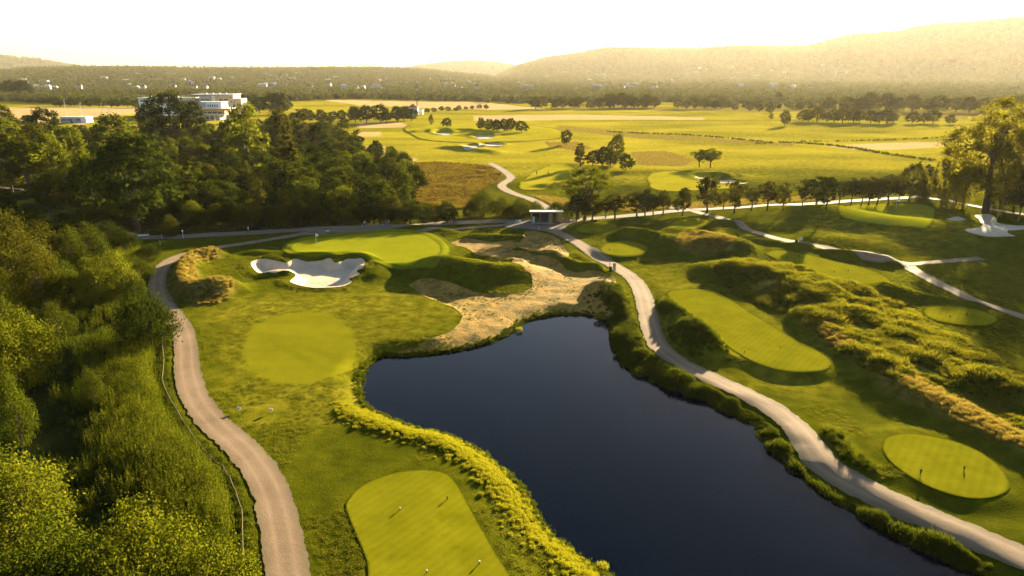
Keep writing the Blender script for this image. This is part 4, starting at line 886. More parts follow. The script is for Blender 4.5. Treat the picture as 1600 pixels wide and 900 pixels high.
#OBJ
# ------------------------------------------------------------------ built things
M_WHITE = plain('white_plaster', (.72, .70, .66), .7, .06, .8)
M_BEIGE = plain('beige_cladding', (.50, .40, .31), .8, .1, .5)
M_GREYW = plain('grey_render', (.36, .36, .36), .8, .08, .5)
M_ORANGE = plain('orange_panel', (.52, .27, .07), .7, .12, .5)
M_GLASS = plain('dark_window_glass', (.02, .024, .03), .12, .1, .5, .6)
M_WOOD = plain('larch_boards', (.36, .215, .085), .75, .2, 5)
M_WOODD = plain('dark_timber', (.085, .055, .035), .8, .2, 5)
M_INNER = plain('dark_interior', (.035, .028, .024), .8, .1, 2)
M_ROOFW = plain('pale_metal_roof', (.60, .58, .55), .45, .05, 2, .5)
M_ROOFR = plain('red_roof_tiles', (.28, .10, .06), .8, .15, 2)
M_ROOFG = plain('grey_roof_tiles', (.15, .13, .125), .8, .15, 2)
M_METAL = plain('galvanised_metal', (.36, .36, .35), .45, .1, 8, .5, .6)
M_BLACK = plain('black_paint', (.015, .015, .016), .8, .1, 5, .05)
M_TEAL = plain('pale_blue_banner', (.35, .55, .60), .6, .05, 5)
M_PWHITE = plain('white_paint', (.78, .78, .76), .5, .04, 5)
M_BLUEP = plain('light_blue_paint', (.45, .60, .72), .5, .04, 5)
M_RUST = plain('rust_red_planter', (.20, .065, .03), .8, .2, 5)
M_SKIN = plain('skin', (.45, .28, .20), .6, .05, 9)
M_HAIR = plain('brown_hair', (.05, .03, .02), .7, .2, 30)
M_ROPE = plain('weathered_rope', (.20, .16, .10), .9, .15, 20)

def box(bm, x0, x1, y0, y1, z0, z1, mi=0, bev=0):
    v = [bm.verts.new((x, y, z)) for z in (z0, z1) for y in (y0, y1) for x in (x0, x1)]
    for q in ((0, 2, 3, 1), (4, 5, 7, 6), (0, 1, 5, 4), (1, 3, 7, 5), (3, 2, 6, 7), (2, 0, 4, 6)):
        f = bm.faces.new([v[i] for i in q]); f.material_index = mi
    return v
def boxes(name, lst, mat, parent, bev=0, **k):
    bm = bmesh.new()
    for b in lst: box(bm, *b)
    if bev: bmesh.ops.bevel(bm, geom=bm.edges[:], offset=bev, segments=1, affect='EDGES')
    return link(name, bm_mesh(name, bm, *(mat if isinstance(mat, (list, tuple)) else [mat])), parent, **k)
def window_mesh(w, h, normal='front', bars=1):
    """recess frame proud of the wall with dark glass inside; faces -Y"""
    bm = bmesh.new(); t = .09
    for b in ((-w / 2, w / 2, -.10, .05, h - t, h), (-w / 2, w / 2, -.14, .05, 0, t), (-w / 2, -w / 2 + t, -.098, .05, t, h - t), (w / 2 - t, w / 2, -.098, .05, t, h - t)): box(bm, *b)
    for i in range(bars):
        x = -w / 2 + w * (i + 1) / (bars + 1); box(bm, x - .04, x + .04, -.09, .04, t, h - t)
    box(bm, -w / 2 + t, w / 2 - t, -.03, .03, t, h - t, 1); return bm_mesh('window', bm, M_PWHITE, M_GLASS)
W_SM, W_WD, W_TALL = window_mesh(1.5, 1.6), window_mesh(3.6, 1.5, bars=2), window_mesh(1.1, 2.2, bars=0)
def win(me, par, x, y, z, side='front'):
    return link('window', me, par, (x, y, z), 0 if side == 'front' else R(90))

# wooden kiosk
kx, ky, kz = G(854, 350)
K = thing('wooden_kiosk', 'low wooden kiosk with a flat pale roof and open front beyond the pond', 'kiosk', (kx, ky, kz), R(-2))
WD, DP, HT, FL = 8.0, 4.0, 3.15, .45
bm = bmesh.new(); rv = box(bm, -WD / 2 - .35, WD / 2 + .25, -1.0, DP + .3, HT, HT + .2)
for v_ in rv: v_.co.z -= .11 * (v_.co.y + 1.0)
link('roof', bm_mesh('roof', bm, plain('kiosk_roof_sheet', (.42, .37, .31), .6, .08)), K)
boxes('fascia', [(-WD / 2, WD / 2 - 1.2, -.75, -.6, HT - .32, HT - .003)], M_WOODD, K)
boxes('deck', [(-WD / 2 + .3, WD / 2 - 1.6, -1.3, .0, FL - .12, FL), (-WD / 2, WD / 2, 0.003, DP, FL - .15, FL - .003)], M_METAL, K)
for x in (-3.4, -1.2, 1.0): boxes('deck_leg', [(x, x + .16, -1.1, -.94, -.1, FL - .123)], M_WOODD, K)
boxes('back_wall', [(-WD / 2 + .12, WD / 2 - .12, DP - .15, DP, FL, HT - .62)], M_INNER, K)
for i in range(10): boxes('wall_board', [(-WD / 2, -WD / 2 + .12, i * .4, i * .4 + .37, .1, HT - .13 - .115 * (i * .4 + 1))], M_WOOD, K)
for i in range(10): boxes('wall_board', [(WD / 2 - .12, WD / 2, i * .4, i * .4 + .37, .1, HT - .13 - .115 * (i * .4 + 1))], M_WOOD, K)
for i in range(5): boxes('wall_board', [(WD / 2 - 1.15 + i * .21, WD / 2 - .96 + i * .21, -.12, -.02, .1, HT - .12)], M_WOOD, K)
for x, w_ in ((-WD / 2 + .13, .22), (-1.75, .2), (.55, .45), (1.15, .3), (2.45, .22)): boxes('post', [(x, x + w_, -.2, .1, FL, HT - .13)], M_WOOD, K)
for x0, x1 in ((-1.5, .5), (1.5, 2.4)): boxes('glass_pane', [(x0, x1, .2, .24, FL, HT - .4)], M_GLASS, K)
boxes('partition', [(-1.7, -1.58, .3, DP - .2, FL, HT - .62)], M_WOODD, K)
boxes('counter', [(-3.3, -1.9, 1.4, 1.9, FL, FL + 1.05)], M_WOODD, K, .02)
boxes('banner', [(-3.5, -3.05, -.1, -.05, FL, FL + 1.45)], M_TEAL, K)
boxes('chimney_pipe', [(2.4, 2.5, 1.5, 1.6, HT - .2, HT + .8)], M_METAL, K)
def bench(px, py, rot, label):
    x, y, z = G(px, py); t = thing('bench', label, 'bench', (x, y, z), rot, 'benches by the kiosk')
    boxes('seat', [(-.8, .8, -.22, .22, .42, .47)], M_WOOD, t, .01); boxes('backrest', [(-.8, .8, .2, .25, .55, .9)], M_WOOD, t, .01)
    for s in (-.65, .6): boxes('leg', [(s, s + .07, -.2, .26, 0, .42)], M_METAL, t)
bench(886, 347, .3, 'wooden bench at the right corner of the kiosk'); bench(895, 346, -.2, 'wooden bench farther from the kiosk beside the first avenue tree')
for px, py, l in ((866, 351, 'rust coloured planter in front of the kiosk boards'), (872, 350, 'rust coloured planter at the right corner of the kiosk front')):
    x, y, z = G(px, py); t = thing('planter', l, 'planter', (x, y, z)); boxes('tub', [(-.45, .45, -.3, .3, 0, .55)], M_RUST, t, .03)
    v, f = mound(120, .45, .4, .07, gr); link('foliage', mesh_np('foliage', v + np.array([0, 0, .5]), f, L_STRAW), t)
# bike stand
x, y, z = G(799, 351); t = thing('bike_stand', 'low metal bike stand left of the kiosk forecourt', 'bike stand', (x, y, z), .1)
bm = bmesh.new()
for q in (-.9, 0, .9): tube(bm, [(q, 0, 0), (q, 0, .8), (q + .15, 0, .9), (q + .5, 0, .9), (q + .62, 0, .8), (q + .62, 0, 0)], [.03] * 6, 5)
link('hoops', bm_mesh('hoops', bm, M_METAL), t); boxes('rail', [(-1.0, 1.6, -.04, .04, 0, .05)], M_METAL, t)
boxes('sign_panel', [(1.9, 2.5, -.03, .03, .5, 1.2)], M_PWHITE, t); boxes('post', [(2.15, 2.25, -.029, .029, 0, .5)], M_METAL, t)

# white school-like building group
def block(name, label, px, base, W, D, rot=0, up=0):
    x, y, z = G(px, base); return thing(name, label, 'building', (x, y, z + up), rot)
A = block('office_building', 'long white building mostly hidden behind the big dark tree', 262, 181, 0, 0)
m = m_per_px(A.location.x, A.location.y); W = 74 * m; H = 23 * m
boxes('wall', [(-W / 2, W / 2 - 9, 0, 14, 0, H)], M_WHITE, A); boxes('end_wall', [(W / 2 - 9, W / 2, -1.5, 14.5, 0, H + .3)], M_BEIGE, A)
boxes('roof', [(-W / 2 - .3, W / 2 + .3, -1.8, 14.8, H + .303, H + .8)], M_ROOFW, A)
for fl in range(4):
    for i in range(9): win(W_WD, A, -W / 2 + 3 + i * 4.6, -.02, 1.2 + fl * H / 4.1)
    for i in range(3): win(W_SM, A, W / 2 - 7.2 + i * 2.6, -1.52, 1.2 + fl * H / 4.1)
    for i in range(3): win(W_SM, A, W / 2 + .02, 2 + i * 4, 1.2 + fl * H / 4.1, 'side')
for i in range(4): boxes('roof_unit', [(-W / 2 + 8 + i * 8, -W / 2 + 10.5 + i * 8, 4, 6, H + .8, H + 2)], M_GREYW, A)
Bb = block('office_building', 'tall grey building with a beige stair end at the right of the group', 338, 182, 0, 0)
m = m_per_px(Bb.location.x, Bb.location.y); W = 62 * m; H = 29 * m
boxes('wall', [(-W / 2, -W / 2 + 7, 2, 18, 0, H * .86), (-W / 2 + 7.003, -W / 2 + 17, -1, 17, 0, H * .98)], M_GREYW, Bb)
boxes('white_wall', [(-W / 2 + 17.003, -W / 2 + 21, 1, 17, 0, H * .98)], M_WHITE, Bb)
boxes('brown_wall', [(-W / 2 + 21.003, W / 2 - 6, 0, 17, 0, H)], M_BEIGE, Bb); boxes('end_wall', [(W / 2 - 6.0, W / 2 - 2, -2, 16, 0, H + .4), (W / 2 - 1.997, W / 2 + 4, 0, 15, 0, H * .84)], M_BEIGE, Bb)
boxes('roof', [(-W / 2 - .2, W / 2 - 1.7, -2.2, 18, H + .403, H + .8)], M_ROOFW, Bb)
for fl in range(5):
    for i in range(3): win(W_SM, Bb, W / 2 - 5 + i * 1.0 if False else W / 2 - 4.2, -2.02, 1.5 + fl * H / 5.2) if i == 0 else None
    for i in range(3): win(W_SM, Bb, W / 2 + 4.02, 2.5 + i * 4.5, 1.2 + fl * H / 6.2, 'side')
    for i, xx in enumerate((-W / 2 + 3.5, -W / 2 + 10, -W / 2 + 14, W / 2 - 14, W / 2 - 9.5)): win(W_WD, Bb, xx, (2, -1, -1, 0, 0)[i] - .02, 1.5 + fl * H / 6.0)
for i in range(4): boxes('roof_unit', [(-W / 2 + 10 + i * 6, -W / 2 + 11.5 + i * 6, 5, 7, H + .8, H + 1.8)], M_GREYW, Bb)
Cc = block('terrace_building', 'white terrace building with orange wall panels in front of the grey one', 325, 188, 0, 0)
m = m_per_px(Cc.location.x, Cc.location.y); W = 42 * m; H = 24 * m; h3 = H / 3
boxes('upper_wall', [(-W / 2 + 2, W / 2 - 1, 3, 17, 2 * h3 + .25, H - .003)], M_WHITE, Cc); boxes('grey_wall', [(-W / 2 + 1.9, -1.5, 2.9, 2.997, 2 * h3 + .6, H - .3)], M_GREYW, Cc)
boxes('floor_slab', [(-W / 2 - 5, W / 2 + 6, -1.5, 18, 2 * h3 - .3, 2 * h3 + .247), (-W / 2, W / 2 + 3, -3, 17, h3 - .5, h3)], M_WHITE, Cc)
boxes('orange_wall', [(-W / 2 + 8, W / 2 + 2, .5, 16, h3 + .003, 2 * h3 - .303)], M_ORANGE, Cc); boxes('lower_wall', [(-W / 2 + 3, W / 2 - 3, 3, 15, 0, h3 - .503)], M_GREYW, Cc)
boxes('roof', [(-W / 2 + 1.7, W / 2 - .7, 2.7, 17.3, H, H + .5)], M_ROOFW, Cc)
for i in range(5): win(W_TALL, Cc, i * 1.9 + .3, 2.98, 2 * h3 + 1)
for i in range(5): win(W_SM, Cc, W / 2 - .98, 5 + i * 2.5, 2 * h3 + 1.2, 'side')
for i in range(4): win(W_WD, Cc, -W / 2 + 10.5 + i * 4.2, .48, h3 + .8)
for i in range(3): win(W_WD, Cc, -W / 2 + 6 + i * 5, 2.98, .9)
for i in range(6): boxes('column', [(-W / 2 + 2 + i * 4.3, -W / 2 + 2.35 + i * 4.3, -2.6, -2.25, 0, h3 - .503)], M_PWHITE, Cc)
bx_, by_, bz_ = G(376, 172); S = thing('flat_shed', 'low white shed right of the tall grey building', 'shed', (bx_ + 8, by_, bz_)); boxes('wall', [(-7, 9, 0, 5, 0, 3)], M_WHITE, S); boxes('roof', [(-7.3, 9.3, -.3, 5.3, 3.003, 3.3)], M_ROOFG, S)
# long shed before the brown field
sx, sy, sz = G(115, 192); m = m_per_px(sx, sy); S = thing('long_shed', 'long flat shed with a white roof before the brown field', 'shed', (sx, sy, sz)); W = 34 * m
boxes('wall', [(-W / 2, W / 2 - 4, 0, 9, 0, 4.0)], M_GREYW, S); boxes('end_wall', [(W / 2 - 3.997, W / 2, -.2, 9.2, 0, 4.1)], M_WHITE, S); boxes('roof', [(-W / 2 - .4, W / 2 + .3, -.5, 9.5, 4.103, 4.5)], M_ROOFW, S)
boxes('door', [(-W / 2 + 8, -W / 2 + 9.5, -.06, .02, 0, 3)], M_WOODD, S)
for i in range(4): win(W_WD, S, -W / 2 + 3 + (i > 1) * 2 + i * 4.6, -.02, 1.5)
for px, b, t_, l in ((67, 182, 172, 'short pale mast at the left of the brown field'), (105.5, 184, 163, 'pale mast rising over the left half of the long shed'), (129.5, 184, 167, 'pale mast rising over the right end of the long shed'), (160.5, 177, 166, 'pale mast on the brown field right of the shed'), (171.5, 180, 170, 'short pale mast nearest the dark trees')):
    x, y, z = G(px, b + 6); h = (b + 6 - t_) * m_per_px(x, y); o = thing('light_mast', l, 'mast', (x, y, z)); bm = bmesh.new(); tube(bm, [(0, 0, 0), (0, 0, h)], [.22, .14], 6); link('pole', bm_mesh('pole', bm, M_PWHITE), o); boxes('lamp_head', [(-.6, .6, -.15, .15, h, h + .3)], M_METAL, o)
# tall lattice mast and the white house
x, y, z = G(652, 182); m = m_per_px(x, y); o = thing('radio_mast', 'tall thin radio mast beside the white house', 'mast', (x, y, z)); h = 52 * m
bm = bmesh.new()
for i in range(3): a = i * 2.094; tube(bm, [(math.cos(a) * .9, math.sin(a) * .9, 0), (math.cos(a) * .45, math.sin(a) * .45, h)], [.2, .13], 5)
link('mast_legs', bm_mesh('mast_legs', bm, M_WOODD), o); bm = bmesh.new()
for k in range(14):
    z0 = h * k / 14; z1 = h * (k + 1) / 14; r0 = .9 - .45 * k / 14; r1 = .9 - .45 * (k + 1) / 14
    for i in range(3): a, b = i * 2.094, (i + 1) * 2.094; tube(bm, [(math.cos(a) * r0, math.sin(a) * r0, z0), (math.cos(b) * r1, math.sin(b) * r1, z1)], [.07, .07], 4)
link('bracing', bm_mesh('bracing', bm, M_WOODD), o); boxes('antenna', [(-1.1, 1.1, -.2, .2, h - 2.5, h)], M_METAL, o); boxes('antenna', [(-1.0, 1.0, -.2, .2, h * .72, h * .72 + 1.8)], M_METAL, o)
def house_mesh(w, d, h, rh, wall, roof):
    bm = bmesh.new(); box(bm, -w / 2, w / 2, -d / 2, d / 2, 0, h)
    a = [bm.verts.new(p) for p in ((-w / 2 - .4, -d / 2 - .4, h), (w / 2 + .4, -d / 2 - .4, h), (w / 2 + .4, d / 2 + .4, h), (-w / 2 - .4, d / 2 + .4, h), (-w * .3, 0, h + rh), (w * .3, 0, h + rh))]
    for q in ((0, 1, 5, 4), (2, 3, 4, 5), (1, 2, 5), (3, 0, 4)): bm.faces.new([a[i] for i in q]).material_index = 1
    for i in range(3):
        for zz in ((1.2, 4.2) if h > 5 else (1.2,)):
            x = -w / 2 + w * (i + .75) / 3.5; box(bm, x - .6, x + .6, -d / 2 - .05, -d / 2 + .05, zz, zz + 1.4, 2)
    return bm_mesh('house', bm, wall, roof, M_GLASS)
x, y, z = G(645, 180); o = thing('white_house', 'white house with a red hipped roof beside the radio mast', 'house', (x, y, z))
bm = bmesh.new(); box(bm, -4.5, 4.5, 0, 9, 0, 7); link('wall', bm_mesh('wall', bm, M_WHITE), o)
bm = bmesh.new(); a = [bm.verts.new(p) for p in ((-5, -.5, 7.003), (5, -.5, 7.003), (5, 9.5, 7.003), (-5, 9.5, 7.003), (0, 4.5, 10.6))]
for q in ((0, 1, 4), (1, 2, 4), (2, 3, 4), (3, 0, 4), (3, 2, 1, 0)): bm.faces.new([a[i] for i in q])
link('roof', bm_mesh('roof', bm, M_ROOFR), o)
for i in range(3):
    for zz in (1.2, 4.4): win(W_SM, o, -3 + i * 3, -.02, zz)
x, y, z = G(655, 179); o = thing('white_barn', 'small white barn right of the radio mast foot', 'barn', (x, y, z)); boxes('wall', [(-3, 3.5, 0, 6, 0, 4.5)], M_WHITE, o); boxes('roof', [(-3.3, 3.8, -.3, 6.3, 4.503, 4.9)], M_ROOFG, o)

# houses scattered on the wooded slopes
def hit(px, py):
    dx, dy, dz = ray(px, py); t = np.linspace(1700, 9500, 2400); x, y = dx * t, dy * t; z = CAM_H + dz * t; k = np.nonzero(Hq(x, y) >= z)[0]
    return (float(x[k[0]]), float(y[k[0]])) if len(k) else None
M_FARW = plain('far_house_plaster', (.46, .44, .40), .8); walls = [M_FARW, M_FARW, M_BEIGE, M_FARW]; roofs = [M_ROOFG, M_ROOFR, M_ROOFG, M_WHITE]
wn = ['white', 'white', 'beige', 'white']; rn = ['grey roof', 'red roof', 'dark roof', 'pale flat roof']
HM = {}
hr = np.random.default_rng(77); nh = 0
def spot(px): return ('on the town hill at the far left' if px < 90 else 'on the town hill left of the terrace building' if px < 280 else 'on the hill above the grey building' if px < 430 else 'on the hill behind the long hedge' if px < 600 else 'on the slope by the radio mast' if px < 760 else 'where the two hills meet' if px < 900 else 'below the crest, left in the haze' if px < 1050 else 'amid the hazy slope' if px < 1200 else 'in the glow at the right')
for (x0, x1, y0, y1, n, nm) in ((30, 250, 124, 148, 22, 'town hillside'), (250, 470, 118, 146, 34, 'town hillside'), (470, 760, 122, 150, 26, 'town hillside'), (780, 960, 118, 150, 16, 'hazy hillside'), (850, 1330, 104, 150, 46, 'hazy hillside')):
    for i in range(n):
        px, py = hr.uniform(x0, x1), hr.uniform(y0, y1); p = hit(px, py)
        if p is None: continue
        k = int(hr.integers(4)); sz = hr.choice([0, 1, 2], p=[.55, .3, .15])
        if (k, sz) not in HM: HM[k, sz] = house_mesh((11, 14, 24)[sz], (9, 10, 12)[sz], (6.5, 8, 10)[sz], (3.2, 3.5, .8)[sz], walls[k], roofs[k])
        o = link('house', HM[k, sz], None, (p[0], p[1], float(Hq(*p)) + 1.0 + hr.uniform(1, 4)), hr.uniform(-.7, .7), max(1.0, math.hypot(*p) / 3300))
        o['label'] = '%s %s house, %s, %s' % (('small', 'mid-sized', 'long')[sz], wn[k], rn[k], spot(px)); o['category'] = 'house'; o['group'] = 'houses on the ' + nm; nh += 1
for px, py, l in ((216, 119, 'large white block near the crest of the town hill, left one'), (264, 118, 'large white block near the crest of the town hill, right one'), (435, 127, 'row of white flats in the middle of the town hill'), (456, 126, 'white block right of the row of white flats'), (70, 132, 'pale apartment block at the left end of the town hill'), (1071, 120, 'bright white villa on the hazy slope'), (995, 135, 'long pale building low on the hazy slope')):
    p = hit(px, py)
    if p: o = link('apartment_block', HM.setdefault((0, 3), house_mesh(26, 12, 9, .6, M_WHITE, M_ROOFG)), None, (p[0], p[1], float(Hq(*p)) + 4), 0); o['label'] = l; o['category'] = 'building'

# tee markers, flags, signs
mk = bmesh.new(); bmesh.ops.create_icosphere(mk, subdivisions=2, radius=.085, matrix=Matrix.Translation((0, 0, .24))); MK_BALL = bm_mesh('ball', mk, M_PWHITE, smooth=True)
mk = bmesh.new(); tube(mk, [(0, 0, -.03), (0, 0, .05), (0, 0, .20)], [.06, .045, .03], 8); MK_ST = bm_mesh('stem', mk, M_BLACK)
mk = bmesh.new(); bmesh.ops.create_icosphere(mk, subdivisions=2, radius=.085, matrix=Matrix.Translation((0, 0, .24))); MK_BALLD = bm_mesh('ball', mk, M_WOODD, smooth=True)
for px, py, d, l in ((625, 798, 0, 'pale tee marker left on the large tee at the bottom'), (699, 781, 1, 'dark tee marker right on the large tee at the bottom'), (749, 882, 0, 'pale tee marker lower right on the large tee at the bottom'), (667, 896, 0, 'pale tee marker at the bottom edge of the picture'),
    (1163, 552, 1, 'dark tee marker left on the long tee beside the pond'), (1219, 545, 1, 'dark tee marker right on the long tee beside the pond'), (1484, 497, 1, 'dark tee marker left on the small oval tee'), (1510, 494, 1, 'dark tee marker right on the small oval tee'),
    (1229, 405, 1, 'left marker of the upper pair on the narrow tee'), (1249, 402, 1, 'right marker of the upper pair on the narrow tee'), (1303, 427, 1, 'left marker of the lower pair on the narrow tee'), (1325, 425, 1, 'right marker of the lower pair on the narrow tee'), (952, 392, 1, 'dark marker on the round tee by the path bend')):
    x, y, z = G(px, py); o = thing('tee_marker', l, 'tee marker', (x, y, z + .05), group='tee markers', scale=1.0 + .5 * (y > 90)); link('ball', MK_BALLD if d else MK_BALL, o); link('stem', MK_ST, o)
for px, py, s, l in ((1438, 741, 1.0, 'dark green ball washer on the lower right tee'), (1506, 735, .75, 'small dark green post marker on the lower right tee')):
    x, y, z = G(px, py); o = thing('ball_washer', l, 'ball washer', (x, y, z + .05), 0, scale=s * .75); boxes('post', [(-.05, .05, -.05, .05, -.05, .35)], M_BLACK, o); boxes('body', [(-.13, .13, -.1, .1, .352, .62)], plain('dark_green_paint%d' % px, (.02, .05, .03), .8, .1, 5, .05), o, .02); boxes('handle', [(-.03, .03, -.03, .03, .622, .75)], M_WOODD, o)
for px, py, m_, l in ((373.5, 643, M_BLUEP, 'pale blue distance plate on the grass by the left path'), (424, 645, M_PWHITE, 'white and blue distance plate on the grass right of the other')):
    x, y, z = G(px, py); o = thing('distance_plate', l, 'marker plate', (x, y, z), -.2); boxes('plate', [(-.22, .22, -.02, .02, .28, .55)], m_, o); boxes('stake', [(-.03, .03, -.019, .019, -.05, .279)], M_METAL, o)
    if m_ is M_PWHITE: boxes('stripe', [(-.05, .05, -.026, -.021, .281, .549)], M_BLUEP, o)
def flag(px, py, col, l, sc=1.0):
    x, y, z = G(px, py); o = thing('flagstick', l, 'flagstick', (x, y, z), -.4, scale=sc); bm = bmesh.new(); tube(bm, [(0, 0, 0), (0, 0, 2.3)], [.025, .018], 6); link('pole', bm_mesh('pole', bm, M_PWHITE), o)
    v = []; f = []
    for i in range(7):
        for j in range(2): u = i / 6; v.append((u * .55, math.sin(u * 6) * .05, 2.28 - j * .42 - u * .12))
    f = [(2 * i, 2 * i + 1, 2 * i + 3, 2 * i + 2) for i in range(6)]; fm = mesh_np('cloth', v, f, col); link('cloth', fm, o); bm = bmesh.new(); tube(bm, [(0, 0, -.02), (0, 0, .02)], [.055, .055], 10); link('cup', bm_mesh('cup', bm, M_BLACK), o)
flag(494.5, 384, plain('cream_cloth', (.70, .66, .50), .8, .05), 'cream flag in the hole of the green behind the white bunker', 1.2)
flag(1399.5, 328, M_PWHITE, 'small white flag on the raised green before the tree row', 1.3)
for px, py, l, w_ in ((954, 424, 'dark post beside the right path next to the info board', 0), (959.5, 425, 'tall pale info board beside the right path', 1), (1244, 382, 'dark post beside the thin path on the right', 0), (1250.5, 382, 'cream info board on two legs beside the thin path', 2)):
    x, y, z = G(px, py)
    if w_ == 0:
        o = thing('waste_bin', l, 'bin', (x, y, z)); boxes('bin_body', [(-.22, .22, -.2, .2, 0, .95)], M_BLACK, o, .02); boxes('post', [(-.22, -.12, .203, .3, 0, 1.75)], M_WOODD, o)
    else:
        o = thing('info_board', l, 'sign', (x, y, z), -.1)
        if w_ == 1: boxes('board', [(-.3, .3, -.04, .04, .25, 1.75)], plain('weathered_board', (.42, .36, .20), .7), o, .01); boxes('leg', [(-.26, -.2, -.03, .03, 0, .247)], M_WOODD, o); boxes('leg', [(.2, .26, -.03, .03, 0, .247)], M_WOODD, o)
        else:
            boxes('board', [(-.32, .32, -.04, .04, .95, 1.75)], plain('cream_board', (.62, .56, .36), .7), o, .01)
            for q in (-.28, .22): boxes('leg', [(q, q + .06, -.03, .03, 0, .947)], M_WOODD, o)
            boxes('side_rail', [(.5, .56, -.03, .03, 0, .9)], M_WOODD, o); boxes('cross_bar', [(-.3, .497, -.025, .025, .35, .42)], M_WOODD, o)
for px, py, h, l in ((286.5, 373, 1.7, 'pale sign post beside the road at the left'), (250.5, 382, .9, 'short white stake in the grass left of the road'), (842, 360, .9, 'small white stake on the kiosk forecourt edge'), (883, 358, .5, 'small white stake beside the start of the right path'), (934, 346, .8, 'short white post under the avenue'), (253.5, 374, 1.1, 'pale post half hidden beside the reddish bush')):
    x, y, z = G(px, py); o = thing('marker_post', l, 'post', (x, y, z)); bm = bmesh.new(); tube(bm, [(0, 0, -.05), (0, 0, h)], [.05, .05], 6); link('shaft', bm_mesh('shaft', bm, M_PWHITE), o)
    boxes('cap', [(-.12 if h > 1.5 else -.07, .12 if h > 1.5 else .07, -.07, .07, h, h + (.3 if h > 1.5 else .08))], M_METAL if h < 1.5 else M_PWHITE, o)
for px, py, s, l in ((224, 369, 1.5, 'flat white sheet lying at the dark edge of the wood'), (512, 362, .6, 'small white plate on the bank above the green')):
    x, y, z = G(px, py); o = thing('white_sheet', l, 'sheet', (x, y, z + .15), .3, scale=s); boxes('cover', [(-.8, .8, -.35, .35, 0, .12)], M_PWHITE, o, .03)
# rope fence
FP = [(256,528),(255,548),(258,572),(255,604),(263,626),(278,652),(296,682),(312,704),(330,726),(350,742),(361,760),(370,782),(380,812),(381,845),(382,890)]
ps = [G(*p) for p in FP]; o = thing('rope_fence', 'weathered rope fence with thin posts left of the gravel path', 'fence', ps[0]); ox, oy, oz = ps[0]
tops = []
for i, (x, y, z) in enumerate(ps):
    bm = bmesh.new(); tube(bm, [(0, 0, -.1), (0, 0, 1.15)], [.05, .045], 6); link('post', bm_mesh('post', bm, M_ROPE), o, (x - ox, y - oy, z - oz)); tops.append(Vector((x - ox, y - oy, z - oz + 1.08)))
for a, b in zip(tops, tops[1:]):
    bm = bmesh.new(); tube(bm, [a.lerp(b, u) - Vector((0, 0, .22 * 4 * u * (1 - u))) for u in (0, .25, .5, .75, 1)], [.024] * 5, 5); link('rope', bm_mesh('rope', bm, M_ROPE), o)
# yellow tussocks on the pond edge
for px, py, s, l in ((937, 497, 1.0, 'bright yellow tussock at the top right edge of the pond'), (998, 560, .55, 'pale dry tussock among the bank plants'), (811, 514, .6, 'yellow tussock at the upper left edge of the pond'), (942, 884, .55, 'small yellow tussock on the bank at the bottom edge'), (890, 862, .5, 'yellow tussock standing in the shallows at the bottom')):
    x, y = P0(px, py, -.7); o = thing('grass_tussock', l, 'tussock', (float(x), float(y), -.9 if s < 1 else -.8), scale=s); v, f = both(mound(500, 1.0, .75, .07, gr), blades(200, .9, .9, .02, .3, gr)); link('blades', mesh_np('blades', v, f, L_LIME), o)

